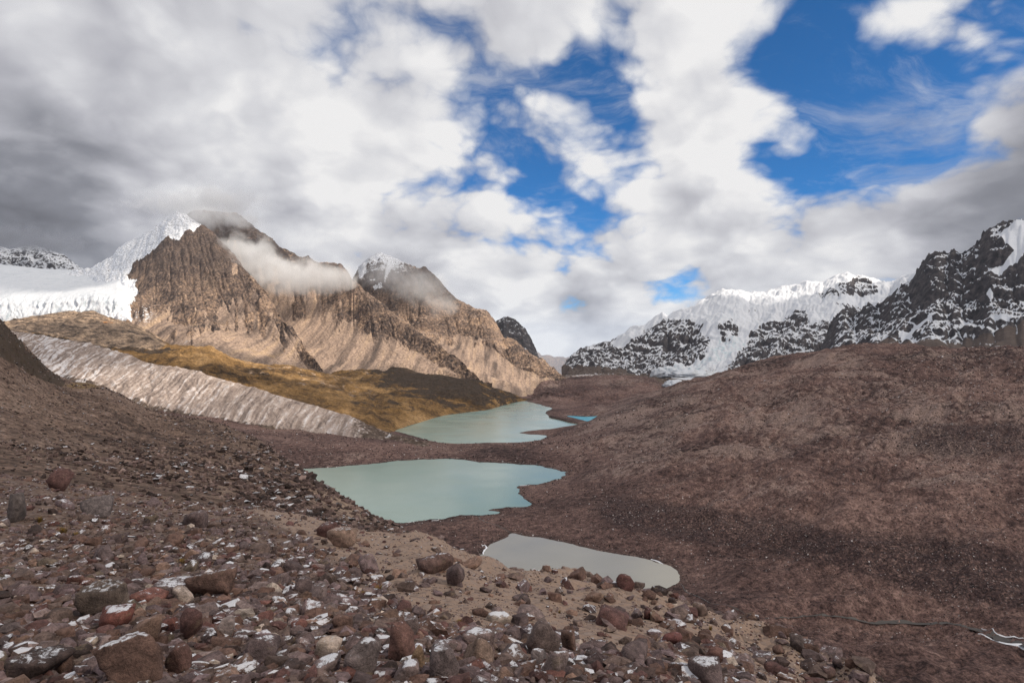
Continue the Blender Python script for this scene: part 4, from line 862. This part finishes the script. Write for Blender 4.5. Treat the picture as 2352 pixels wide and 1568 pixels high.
def rock_shape(seed, sub, scale=(1, 1, 1), planes=13, noise=.06, flat=0.0, soft=9.0):
    if sub <= 2: return hull_shape(seed, {0: 6, 1: 9, 2: 15}[sub], scale)
    soft = 75.0; planes = min(planes, 8)
    """angular block: a soft intersection of random planes with fine noise"""
    r = np.random.default_rng(seed); U, Fc = ico(sub)
    N = r.normal(size=(planes, 3)); N /= np.linalg.norm(N, axis=1, keepdims=True); h = r.uniform(.50, .95, planes)
    N = np.concatenate([N, [[0, 0, 1], [0, 0, -1], [1, 0, 0], [-1, 0, 0], [0, 1, 0], [0, -1, 0]]]); h = np.concatenate([h, [.85-flat, .8, 1, 1, 1, 1]])
    D = np.maximum(U@N.T, .02)/h
    rad = (D**soft).sum(1)**(-1/soft)
    V = U*rad[:, None]
    if noise:
        V = V+U*(noise*fbm(V*1.7+seed*1.37, 4, .55))[:, None]*2.2
        V = V+U*(noise*.9*fbm(V*4+seed*.7, 4, .62, ridged=True)+noise*.45*fbm(V*11+seed*.3, 3, .6, ridged=True))[:, None]
    V = V/np.abs(V).max(0)
    return V*np.array(scale), Fc
def add_rock(x0, x1, y0, y1, color, snow, label, seed, flat=0.0, tilt=(0, 0), planes=12, name='boulder'):
    """a boulder whose outline in view spans x0..x1, y0..y1, its foot on the near slope"""
    xc = (x0+x1)/2; yb = min(y1, 1640)-(y1-y0)*.10
    h = hit(nb, xc, yb)
    if h is None: return None
    d = h.y; W = (x1-x0)*d/F; Hh = (y1-y0)*d/F
    V, Fc = rock_shape(seed, 4 if W*F/d > 90 else 3, (W/2, W*.45, Hh*.60), planes, .05, flat, 14)
    me = mesh_from('boulder_stone', V, Fc)
    o = link(name, me, M_boulder, None, label, 'boulder', 'boulders on the near slope')
    o.location = (h.x, h.y+W*.25, h.z+Hh*.36)
    o.rotation_euler = (tilt[0], tilt[1], (seed*1.7) % .8-.4); o.color = (*color, 1); o['snowiness'] = float(snow); o['span'] = W
    return o
GR, BR, MA, RE, TA, LG, CRM, OL, DK = (.118, .092, .092), (.122, .080, .066), (.100, .058, .054), (.140, .060, .050), (.180, .124, .098), (.175, .142, .138), (.38, .33, .29), (.120, .098, .076), (.060, .045, .042)
def A4(a): (x0, y0), (x1, y1) = c(4, [(a[0], a[2]), (a[1], a[3])]); return x0, x1, y0, y1
def A5(a): (x0, y0), (x1, y1) = c(5, [(a[0], a[2]), (a[1], a[3])]); return x0, x1, y0, y1
def A6(a): (x0, y0), (x1, y1) = c(6, [(a[0], a[2]), (a[1], a[3])]); return x0, x1, y0, y1
notable = [
 (A4((620, 1030, 1290, 1620)), BR, .50, 'largest dark brown block at the bottom left, snow on its flat top', .15),
 (A4((1100, 1290, 1340, 1525)), (.10, .06, .052), -.1, 'round dark maroon boulder right of the large brown block', 0),
 (A4((635, 880, 1065, 1205)), RE, .50, 'long red block with a snowy flat top, bottom left', .2),
 (A4((875, 1060, 1130, 1330)), TA, .05, 'tan-brown upright boulder right of the red block', 0),
 (A4((1065, 1200, 1130, 1235)), (.135, .062, .052), -.3, 'bare brick-red wedge of rock beside the maroon boulder', 0),
 (A4((1200, 1340, 1050, 1280)), MA, -.3, 'tall maroon boulder with a sharp right edge, bottom left', 0),
 (A4((1150, 1280, 925, 1045)), CRM, .0, 'rounded cream-coloured boulder under the brown slab', 0),
 (A4((1285, 1610, 830, 1005)), BR, .05, 'broad brown boulder with cracked face, left foreground', 0),
 (A4((1000, 1345, 870, 985)), GR, .30, 'long low grey slab dusted with snow left of the broad brown boulder', .35),
 (A4((540, 830, 890, 1130)), (.105, .085, .072), .15, 'dark leaning boulder behind the red block', 0),
 (A4((830, 1080, 950, 1045)), (.19, .095, .08), .0, 'reddish rounded boulder left of the cream boulder', .1),
 (A4((540, 720, 310, 440)), (.13, .115, .115), -.2, 'plain grey boulder near the left edge, right of the dark grey one', 0),
 (A4((300, 450, 110, 265)), MA, .0, 'maroon boulder with a pale edge, farthest up on the left', 0),
 (A4((1220, 1420, 400, 520)), GR, .0, 'grey-brown split boulder halfway up the left slope', 0),
 (A4((0, 170, 290, 480)), (.10, .088, .085), .0, 'dark grey boulder at the left edge halfway up', 0),
 (A4((0, 350, 1400, 1560)), DK, .05, 'long dark slab in the bottom left corner', .3),
 (A4((2050, 2280, 1420, 1535)), LG, .62, 'flat grey boulder almost covered by snow, bottom centre left', .25),
 (A4((2125, 2300, 1290, 1425)), CRM, .05, 'cream-white boulder at bottom centre left', 0),
 (A4((1460, 1580, 1130, 1270)), (.25, .215, .205), .0, 'pale pinkish upright boulder beside the snowy gravel patch', 0),
 (A4((1640, 1870, 1290, 1440)), GR, .30, 'grey block dusted with snow below the snowy gravel patch', 0),
 (A4((840, 950, 1010, 1125)), OL, .0, 'olive-grey boulder touching the right end of the red block', 0),
 (A5((550, 742, 1110, 1355)), (.145, .085, .072), .0, 'large red-brown upright boulder at bottom centre', 0),
 (A5((835, 1080, 1250, 1470)), (.135, .112, .112), .25, 'large angular grey boulder with snow-edged top, bottom centre', 0),
 (A5((1060, 1255, 1190, 1375)), (.20, .15, .122), .0, 'tan-brown angular boulder right of the large angular grey one', 0),
 (A5((1460, 1692, 1065, 1295)), (.135, .108, .102), -.2, 'tallest dark grey-brown block with a flat face, right of centre', .1),
 (A5((1690, 1788, 1140, 1285)), BR, .05, 'brown boulder leaning on the right of the tall flat-faced block', 0),
 (A5((1580, 1735, 1255, 1440)), LG, .42, 'pale boulder streaked with snow in front of the tall block', 0),
 (A5((1490, 1612, 1245, 1355)), (.16, .14, .14), .55, 'round grey boulder with a full snow cap in front of the tall block', .05),
 (A5((780, 1005, 645, 765)), (.115, .078, .070), .10, 'flat-topped maroon boulder on the crest left of the pond', .25),
 (A5((960, 1072, 700, 850)), GR, .05, 'grey boulder slumped below the flat-topped maroon one', 0),
 (A5((210, 385, 485, 605)), (.21, .155, .125), .05, 'tan tilted block on the crest against the sandy slope', 0),
 (A5((150, 292, 445, 535)), MA, .05, 'maroon block behind the tan tilted block on the crest', 0),
 (A5((615, 792, 1345, 1460)), LG, .65, 'round boulder with a thick snow cap at the bottom edge, centre', .1),
 (A5((2030, 2148, 780, 858)), (.095, .048, .044), -.2, 'dark red boulder beside the near shore of the pond', 0),
 (A5((2205, 2282, 990, 1052)), (.085, .042, .038), -.2, 'small dark red boulder on the sandy rise right of centre', 0),
 (A5((410, 525, 650, 765)), (.165, .13, .135), .0, 'purple-grey upright boulder left of the flat-topped maroon one', 0),
 (A5((0, 122, 800, 905)), GR, .10, 'grey boulder low on the slope at centre left', 0),
 (A5((65, 222, 850, 955)), LG, .10, 'rounded light grey boulder at centre left', 0),
 (A5((15, 172, 960, 1048)), (.22, .16, .15), .40, 'pinkish boulder with snow on top at centre left', .2),
 (A5((880, 1058, 1190, 1275)), (.17, .125, .12), .10, 'flat cracked mauve slab behind the large angular grey boulder', .3),
 (A5((290, 512, 1220, 1440)), (.14, .118, .115), .20, 'big dark grey boulder left of the large red-brown upright one', 0),
 (A5((240, 362, 1030, 1155)), BR, .0, 'squat brown boulder above the big dark grey one', 0),
 (A5((655, 795, 1060, 1195)), (.16, .13, .125), .20, 'angular grey boulder behind the large red-brown upright one', 0),
 (A5((1045, 1262, 1130, 1245)), (.17, .135, .13), .38, 'snow-flecked long boulder behind the tan-brown angular one', .2),
 (A5((740, 832, 1220, 1385)), (.22, .155, .10), .10, 'ochre boulder right of the large red-brown upright one', 0),
 (A6((330, 458, 1290, 1415)), (.12, .07, .06), -.1, 'red-brown pointed boulder at bottom right of the slope', 0),
 (A6((230, 465, 1405, 1560)), GR, .45, 'wide grey boulder with snow at the bottom edge, right of centre', .1),
 (A6((70, 197, 1210, 1295)), (.15, .07, .065), -.1, 'maroon pointed boulder above the white rubble right of centre', 0),
 (A6((900, 988, 1230, 1335)), (.10, .082, .078), .05, 'dark upright boulder near the right end of the slope', 0),
 (A6((1150, 1232, 1355, 1425)), GR, .25, 'grey boulder with a snowy top on the right crest', .1),
 (A6((1080, 1172, 1420, 1495)), (.13, .09, .085), .0, 'brown boulder at the bottom right end of the slope', 0),
 (A6((550, 672, 1355, 1412)), (.19, .15, .145), .0, 'low mauve boulder on bare soil at bottom right', .1),
 (A6((275, 372, 1025, 1100)), (.15, .115, .10), .0, 'rounded brown boulder on the crest below the stream', 0),
 (A6((115, 170, 985, 1030)), DK, .0, 'small dark boulder on the crest just right of the pond', 0),
]
boulders = []; placed = []
for i, (box, col, sn, lab, fl) in enumerate(notable):
    o = add_rock(*box, col, sn, lab, 100+i, fl, (((i*37) % 7-3)*.05, ((i*53) % 7-3)*.07))
    if o: boulders.append(o); placed.append(((box[0]+box[1])/2, (box[2]+box[3])/2, (box[1]-box[0])/2, (box[3]-box[2])/2, lab))

# further boulders that the photograph shows, scattered between the named ones
PAL = [('grey', GR), ('grey-brown', (.125, .096, .086)), ('brown', BR), ('mauve-grey', (.135, .104, .108)), ('maroon', MA), ('brick-red', (.115, .060, .052)), ('tan', TA), ('light grey', LG), ('dark', DK), ('olive', OL), ('cream', (.34, .30, .26))]
PW = np.array([.19, .20, .18, .14, .08, .02, .05, .05, .06, .01, .02]); PW /= PW.sum()
def dens_np(x, y):
    """how stony the slope is, from the bare sandy rise (low) to the block field (high)"""
    yb = np.interp(x, [-200, 0, 500, 750, 900, 1050, 1250, 1380, 1440, 1500, 1680, 1740, 2300], [1020, 1030, 1130, 1270, 1380, 1440, 1455, 1490, 1520, 1485, 1490, 1620, 1650])
    v = .10+.90*sstep(y-yb, -25, 30)
    v = v*(1-.65*np.exp(-((x-440)/45)**2-((y-1500)/40)**2))*(1-.4*np.exp(-((x-1420)/60)**2-((y-1500)/45)**2))
    return v
def density(x, y): return float(dens_np(np.array(x), np.array(y)))
variants = [[], []]
for k in range(26):
    V, Fc = rock_shape(300+k, 3, (1, random.uniform(.72, .95), random.uniform(.5, .85)), 11, .05, random.uniform(0, .25), 12); variants[0].append(mesh_from('boulder_stone', V, Fc))
occ = list(placed); used_labels = {}
REF = [(x, y, l) for x, y, _, _, l in placed]
cand = []
r_ = np.random.default_rng(21); tries = 0
while len(cand) < 250 and tries < 30000:
    tries += 1
    x = r_.uniform(-20, 1960); y = r_.uniform(1120, 1575)
    cr_y = np.interp(x, [p[0] for p in sorted(cr)], [p[1] for p in sorted(cr)])
    if y < cr_y+8 or r_.uniform() > density(x, y): continue
    size = (9+36*r_.beta(1.3, 3.0))*(.55+.45*min(1, (y-1100)/350))*(1.25 if y > 1400 else 1)
    if any(abs(x-a)/(b_+size*.85) < .80 and abs(y-b)/(e+size*.6) < .78 for a, b, b_, e, _ in occ): continue
    occ.append((x, y, size*.9, size*.65, '')); cand.append((x, y, size))
cand.sort(key=lambda q: -q[2])
short = {l: i for i, (_, _, l) in enumerate(REF)}
NOUNS = ('boulder', 'block', 'slab', 'wedge', 'one')
def brief(l):
    """shortest start of a boulder's label that names that boulder alone"""
    w = l.replace(',', '').split(); k = next(i for i, q in enumerate(w) if q in NOUNS)+1
    others = [q.replace(',', '') for _, _, q in REF if q != l]
    while k < len(w) and any(q.startswith(' '.join(w[:k])) or (' '.join(w[:k])+' ') in q+' ' for q in others): k += 1
    while k < len(w) and w[k-1] in ('the', 'a', 'of', 'at', 'on', 'in', 'with', 'its', 'and', 'near', 'by', 'below', 'left', 'right', 'behind', 'beside', 'under'): k += 1
    return ' '.join(w[:k])
def place(px, y):
    return ('just left of' if px[0] < 0 else 'just right of') if abs(px[0]) > abs(px[1])*1.2 else ('uphill behind' if px[1] < 0 else 'in front of')
for k, (x, y, size) in enumerate(cand):
    h = hit(nb, x, y)
    if h is None: continue
    ci = int(r_.choice(len(PAL), p=PW)); cn, col = PAL[ci]; col = tuple(np.clip(np.array(col)*r_.uniform(.75, 1.25), .03, .6))
    sn = float(r_.choice([-.7, -.4, -.2, .34, .52, .64], p=[.24, .26, .2, .16, .10, .04]))
    o = link('boulder', variants[0][k % 26], M_boulder, None, None, 'boulder', 'boulders on the near slope')
    s = size*h.y/F
    o.scale = (s*1.05, s*1.05, s*r_.uniform(.85, 1.2)); o.location = (h.x, h.y+s*.2, h.z+s*.22)
    o.rotation_euler = (r_.uniform(-.35, .35), r_.uniform(-.35, .35), r_.uniform(0, 6.28)); o.color = (*col, 1); o['snowiness'] = sn
    near_ref = sorted(REF, key=lambda q: (q[0]-x)**2+((q[1]-y)*1.3)**2)
    sz = 'big' if size > 27 else 'medium' if size > 18 else 'small'; snw_ = 'snow-capped' if sn >= .5 else 'snow-dusted' if sn >= .3 else 'bare'
    for q in near_ref:
        lab = '%s %s %s rock %s the %s' % (sz, snw_, cn, place((x-q[0], y-q[1]), 0), brief(q[2]))
        if lab not in used_labels and len(lab.split()) <= 16: break
    assert len(lab.split()) <= 16 and lab not in used_labels, lab
    used_labels[lab] = 1; o['label'] = lab; boulders.append(o)

# rubble: small stones beyond counting
def scatter(name, grid, n, sizefn, densfn, sub, label, mat, colors, pw, snowfn, rows, seed, kinds=24, embed=.22, flat=(.45, .8), smooth=False):
    r = np.random.default_rng(seed); nt, nu = grid.shape[:2]
    lib = [rock_shape(seed*10+k, sub, (1, r.uniform(.65, .95), r.uniform(*flat)), 9, .04 if sub > 1 else 0.0, 0, 12) for k in range(kinds)]
    i = r.uniform(rows[0], rows[1], n*4); j = r.uniform(0, nu-1.01, n*4)
    i0, j0 = i.astype(int), j.astype(int); fi, fj = (i-i0)[:, None], (j-j0)[:, None]
    p = (grid[i0, j0]*(1-fi)+grid[i0+1, j0]*fi)*(1-fj)+(grid[i0, j0+1]*(1-fi)+grid[i0+1, j0+1]*fi)*fj
    x, y = img(p); keep = r.uniform(size=len(p)) < densfn(x, y, p); keep &= (x > -120) & (x < 2480) & (y < 1680); p = p[keep][:n]; x, y = x[keep][:n], y[keep][:n]; m = len(p)
    sz = sizefn(r, m, x, y, p)
    Vs, Fs, Cs, Ss = [], [], [], []; base = 0
    ang = r.uniform(0, 6.283, m); tx = r.uniform(-.4, .4, m); ci = r.choice(len(colors), m, p=pw); cols = np.array(colors)[ci]*r.uniform(.65, 1.35, (m, 1)); sn = snowfn(r, m, x, y)
    kk = r.integers(0, kinds, m)
    for k in range(kinds):
        s_ = np.where(kk == k)[0]
        if not len(s_): continue
        V, Fc = lib[k]; ca, sa = np.cos(ang[s_])[:, None], np.sin(ang[s_])[:, None]; ct, st = np.cos(tx[s_])[:, None], np.sin(tx[s_])[:, None]
        vx, vy, vz = V[:, 0][None], V[:, 1][None], V[:, 2][None]
        y1 = vy*ct-vz*st; z1 = vy*st+vz*ct; X = vx*ca-y1*sa; Y = vx*sa+y1*ca
        W = np.stack([X, Y, z1], -1)*sz[s_][:, None, None]+p[s_][:, None, :]; W[..., 2] += (sz[s_]*embed)[:, None]
        nv = len(V); Vs.append(W.reshape(-1, 3)); Fs.append((Fc[None]+base+np.arange(len(s_))[:, None, None]*nv).reshape(-1, 3)); base += nv*len(s_)
        Cs.append(np.repeat(cols[s_], nv, 0)); Ss.append(np.repeat(sn[s_], nv))
    me = mesh_from(name, np.concatenate(Vs), np.concatenate(Fs), smooth); add_color(me, 'stone_color', np.clip(np.concatenate(Cs), .01, .8)); add_attr(me, 'snowiness', np.concatenate(Ss))
    return link(name, me, mat, 'stuff', label, 'stones')
COLS = [q for _, q in PAL]
def dens_near(x, y, p):
    return np.clip(dens_np(x, y)*(.8+.9*fbm(p/3.5, 3)), 0, 1)
def dens_grit(x, y, p):
    return np.clip((.25+.75*dens_np(x, y))*(.6+1.5*fbm(p/2.5, 4)), 0, 1)
snf = lambda r, m, x, y: r.choice([-.6, -.2, .1, .3, .48], m, p=[.42, .30, .16, .08, .04])
rowsN = (16, 249)
scatter('stone_rubble', NP, 7200, lambda r, m, x, y, p: p[:, 1]/F*(7+22*r.beta(1.1, 3.8, m))*(.42+1.0*sstep(y, 1150, 1500)), dens_near, 2, 'fist to head sized stones filling the gaps between boulders', M_rubble, COLS, PW, snf, rowsN, 5)
scatter('pebble_rubble', NP, 13500, lambda r, m, x, y, p: p[:, 1]/F*(1.8+5.8*r.beta(1.1, 3.5, m)), dens_grit, 1, 'small pebbles scattered over the near slope', M_rubble, COLS, PW, snf, rowsN, 6)
scatter('grit', NP, 9000, lambda r, m, x, y, p: p[:, 1]/F*(1.0+2.0*r.beta(1.1, 3.5, m)), lambda x, y, p: np.clip((1.0-.7*dens_np(x, y))*(.45+1.6*fbm(p/2.0, 4)), 0, 1), 1, 'fine grit on the sandy rises of the near slope', M_rubble, COLS, PW, snf, rowsN, 7)
def dens_left(x, y, p): return np.clip(.55+1.2*fbm(p/22., 4)+.5*sstep(y, 1000, 1090), .05, 1)*(1-.8*np.exp(-((x-515)/34)**2-((y-1120)/30)**2))*(1-.92*np.exp(-((x-790-(y-1170)*1.3)/60)**2-((y-1170)/60)**2))
scatter('slope_stones', LP, 9500, lambda r, m, x, y, p: p[:, 1]/F*(1.5+7.0*r.beta(1.0, 6, m))*(.8+1.5*sstep(y, 960, 1120)), dens_left, 1, 'stones strewn over the slope to the left', M_rubble, [(.034, .025, .023), (.062, .045, .041), (.10, .072, .066), (.135, .10, .092), (.21, .165, .15)], [.24, .28, .24, .16, .08], lambda r, m, x, y: r.choice([-.6, -.2, .2, .5], m, p=[.5, .3, .14, .06]), (3, 168), 8)
VC = [(.028, .020, .020), (.075, .050, .048), (.15, .11, .102), (.28, .225, .21), (.52, .48, .47)]
def dens_val(x, y, p):
    st = .75*np.exp(-((y-(1190+(x-1500)*.20))/60)**2)*(x > 1350)+.45*np.exp(-((y-1010)/40)**2)*(x > 2000)+.35*sstep(x, 1900, 2250)+.20
    q = np.min([sdist(p[:, 0], p[:, 1], pl) for pl, z in lakes.values()], axis=0)
    return np.clip(st+.5*fbm(p/40., 4)+.9*np.exp(-((q-2.5)/2.5)**2), .0, 1)*(q > .4)
scatter('scree_stones', VP, 30000, lambda r, m, x, y, p: p[:, 1]/F*(1.0+2.3*r.beta(1.1, 5, m)), dens_val, 0, 'pale and dark stones speckling the right-hand hillside', M_stone_far, VC, [.36, .26, .20, .12, .06], lambda r, m, x, y: np.zeros(m), (22, 290), 9, flat=(.6, .9))

# ichu grass tufts between the stones
def tuft(x, y, hpx, label, seed):
    h = hit(nb, x, y)
    if h is None: return
    r = np.random.default_rng(seed); s = hpx*h.y/F; V, Q = [], []
    for k in range(90):
        a = r.uniform(0, 6.28); rr = r.uniform(0, .35)*s; ln = r.uniform(.6, 1.15)*s; lean = r.uniform(.15, .75); wd = .025*s
        b0 = np.array([math.cos(a)*rr, math.sin(a)*rr, -.1*s]); dr = np.array([math.cos(a), math.sin(a), 0]); sd_ = np.array([-dr[1], dr[0], 0])*wd
        m_ = b0+dr*ln*lean*.4+np.array([0, 0, ln*.75]); e = b0+dr*ln*lean+np.array([0, 0, ln*(1-.25*lean)])
        i = len(V); V += [b0-sd_, b0+sd_, m_+sd_*.7, m_-sd_*.7, e+sd_*.1, e-sd_*.1]; Q += [(i, i+1, i+2, i+3), (i+3, i+2, i+4, i+5)]
    o = link('grass_tuft', mesh_from('grass_blades', np.array(V), np.array(Q)), M_grass, None, label, 'grass tuft', 'dry grass tufts among the stones'); o.location = h
for k, (x, y, s, lab) in enumerate([(146, 1218, 18, 'ochre grass tuft upright among stones at the far left'), (175, 1226, 11, 'low ochre tuft right of the upright tuft at far left'), (92, 1192, 14, 'ochre tuft below the dark grey boulder at the left edge'), (418, 1290, 17, 'ochre tuft standing alone above the broad brown boulder'), (545, 1228, 8, 'small yellow tuft right of the grey-brown split boulder'),
        (870, 1352, 17, 'dark ochre tuft below the purple-grey upright boulder'), (790, 1385, 15, 'rusty tuft right of the rounded light grey boulder'), (833, 1362, 13, 'ochre tuft between the rounded grey boulder and the dark ochre tuft'), (1054, 1428, 12, 'ochre tuft at centre on stony soil'), (1037, 1446, 13, 'lower ochre tuft at centre, above the flat mauve slab'), (1148, 1438, 12, 'ochre tuft left of the tallest dark block'),
        (926, 1432, 10, 'small rusty tuft above the angular grey boulder'), (1285, 1404, 8, 'small ochre tuft on the sandy rise, right of centre'), (1440, 1432, 9, 'ochre tuft below the small dark red boulder'), (1632, 1442, 10, 'ochre tuft near the right crest'), (1858, 1506, 9, 'ochre tuft beside the dark upright boulder at the right end'), (1962, 1556, 9, 'ochre tuft at the bottom right end of the slope'), (700, 1345, 8, 'tiny rusty tuft behind the rounded light grey boulder')]):
    tuft(x, y+s*.4, s, lab, 500+k)

# ------------------------------------------------------------------ clouds
def m_cloud(t):
    return {}
def cloud_mat(name, fn):
    m = bpy.data.materials.new(name); m.use_nodes = True; t = NT(m.node_tree); fn(t, t.new('ShaderNodeOutputMaterial')); return m
def overhead(t, o):
    a = t.new('ShaderNodeBsdfTranslucent'); a.inputs[0].default_value = (.55, .56, .58, 1); b = t.new('ShaderNodeBsdfTransparent')
    mx = t.new('ShaderNodeMixShader'); mx.inputs[0].default_value = .45
    t.l.new(b.outputs[0], mx.inputs[1]); t.l.new(a.outputs[0], mx.inputs[2]); t.l.new(mx.outputs[0], o.inputs[0])
M_over = cloud_mat('overhead_cloud', overhead)
# the cloud deck overhead that keeps the valley in shade; the sun comes through a break over the brown mountains
ALT = 3000.0
n = 150; gx = np.linspace(-4200, 8200, n); gy = np.linspace(-4600, 4300, n); X, Y = np.meshgrid(gx, gy)
k = (ALT-60)/SUN.z; GXp, GYp = X-SUN.x*k, Y-SUN.y*k                  # where each piece of cloud throws its shade
def win(cx, cy_, rx, ry, a=0.0):
    u = (GXp-cx)*math.cos(a)+(GYp-cy_)*math.sin(a); v = -(GXp-cx)*math.sin(a)+(GYp-cy_)*math.cos(a)
    return 1-np.sqrt((u/rx)**2+(v/ry)**2)
hole = np.max([win(-750, 1750, 620, 400, -.1), win(-200, 1900, 420, 480, .2), win(-1250, 1650, 360, 130, .1), win(-1130, 1500, 420, 160, .0), win(-500, 1120, 230, 70, -.25), win(-450, 850, 210, 60, -.25), win(860, 3200, 620, 170, -.1), win(150, 9500, 2500, 3000)], axis=0)
hole = hole+.34*fbm(v3(GXp/170., GYp/130.), 4, .55)-.75*np.clip(fbm(v3(GXp/300.+4, GYp/110.), 3), 0, 1)
th = np.clip(-hole, -1, 1)*260
keep = th > 0
th = np.minimum(th, 150)*(1+.5*fbm(v3(X/400., Y/400.), 4))
idx = -np.ones(X.shape, int); idx[keep] = np.arange(keep.sum())
Vt = np.stack([X, Y, ALT+th], -1)[keep]; Vb = np.stack([X, Y, ALT-.35*th], -1)[keep]; nv = len(Vt)
q = np.stack([idx[:-1, :-1], idx[:-1, 1:], idx[1:, 1:], idx[1:, :-1]], -1).reshape(-1, 4); q = q[(q >= 0).all(1)]
me = mesh_from('cloud_deck', np.concatenate([Vt, Vb]), np.concatenate([q, q[:, ::-1]+nv]))
link('cloud_deck', me, M_over, 'stuff', 'broad grey cloud deck overhead shading the valley', 'cloud')

def mist(name, pts, dens, nscale, label, thr, alb=(.97, .975, .985, 1)):
    """a drifting cloud: a lumpy closed body filled with uneven vapour"""
    U, Fc = ico(4)
    a = np.array([P3(*p[:3]) for p in pts]); R = np.array([[p[3]*p[2]/F, p[5], p[4]*p[2]/F] for p in pts])
    lo, hi = (a-R).min(0), (a+R).max(0); ce = (lo+hi)/2; ex = (hi-lo)/2
    me = mesh_from(name, U*ex*1.15*(1+.05*fbm(U*2, 2))[:, None], Fc)
    def fn(t, o):
        v = t.new('ShaderNodeVolumePrincipled'); v.inputs['Color'].default_value = alb; v.inputs['Anisotropy'].default_value = .0
        p = t.pos(); wv = t.vmath('ADD', p, t.scale(t.vmath('SUBTRACT', t.noise(p, 1/nscale, 2, .5, col=True), (.5, .5, .5)), nscale*.7))
        f = None
        for (A_, R_) in zip(a, R):
            dv = t.vmath('DIVIDE', t.vmath('SUBTRACT', wv, tuple(A_)), tuple(R_)); g = t.math('SUBTRACT', 1.0, t.vmath('LENGTH', dv))
            f = g if f is None else t.math('MAXIMUM', f, g)
        nz = t.noise(wv, 2.2/nscale, 6, .66)
        e = t.math('ADD', f, t.math('MULTIPLY', t.math('SUBTRACT', nz, .5), 2.4))
        t.put(v.inputs['Density'], t.math('MULTIPLY', t.step(e, thr, thr+.75), dens)); t.l.new(v.outputs[0], o.inputs['Volume'])
    m = cloud_mat(name+'_vapour', fn)
    try: m.cycles.volume_step_rate = 0.3
    except Exception: pass
    o = link(name, me, m, None, label, 'cloud', 'mist drifting across the mountains'); o.location = ce; return o
mist('mist_cloud', [(545, 570, 1840, 50, 40, 70), (590, 600, 1800, 60, 48, 80), (660, 635, 1760, 75, 46, 90), (735, 640, 1740, 70, 34, 80), (790, 640, 1760, 40, 30, 60)], .016, 90, 'grey-white mist drifting down across the brown ridge', -.15)
mist('mist_cloud', [(480, 500, 1900, 80, 34, 90), (540, 505, 1940, 60, 30, 90), (400, 470, 1980, 130, 40, 90), (500, 462, 1990, 120, 40, 90)], .018, 80, 'cloud wrapped round the summit of the brown peak', .05)
mist('mist_cloud', [(890, 630, 2150, 70, 40, 90), (960, 660, 2080, 70, 45, 90), (1020, 700, 2000, 50, 34, 80)], .006, 80, 'thin mist across the upper face of the tan mountain', -.1)
mist('mist_cloud', [(0, 545, 3000, 150, 34, 160), (100, 560, 3000, 120, 26, 160), (-150, 540, 3000, 150, 40, 160)], .012, 150, 'grey cloud hiding the top of the peak behind the glacier', .05, (.45, .46, .50, 1))

# air: pale haze that turns the far hills blue
bm = bmesh.new(); bmesh.ops.create_cube(bm, size=2.0); me = bpy.data.meshes.new('haze'); bm.to_mesh(me); bm.free()
def hz(t, o):
    v = t.new('ShaderNodeVolumePrincipled'); v.inputs['Color'].default_value = (.72, .84, 1.0, 1); v.inputs['Density'].default_value = 1.3e-5; t.l.new(v.outputs[0], o.inputs['Volume'])
ho = link('haze', me, cloud_mat('thin_air', hz), 'stuff', 'thin bluish air over the whole valley', 'haze'); ho.location = (0, 17000, -400); ho.scale = (9000, 18000, 1320)
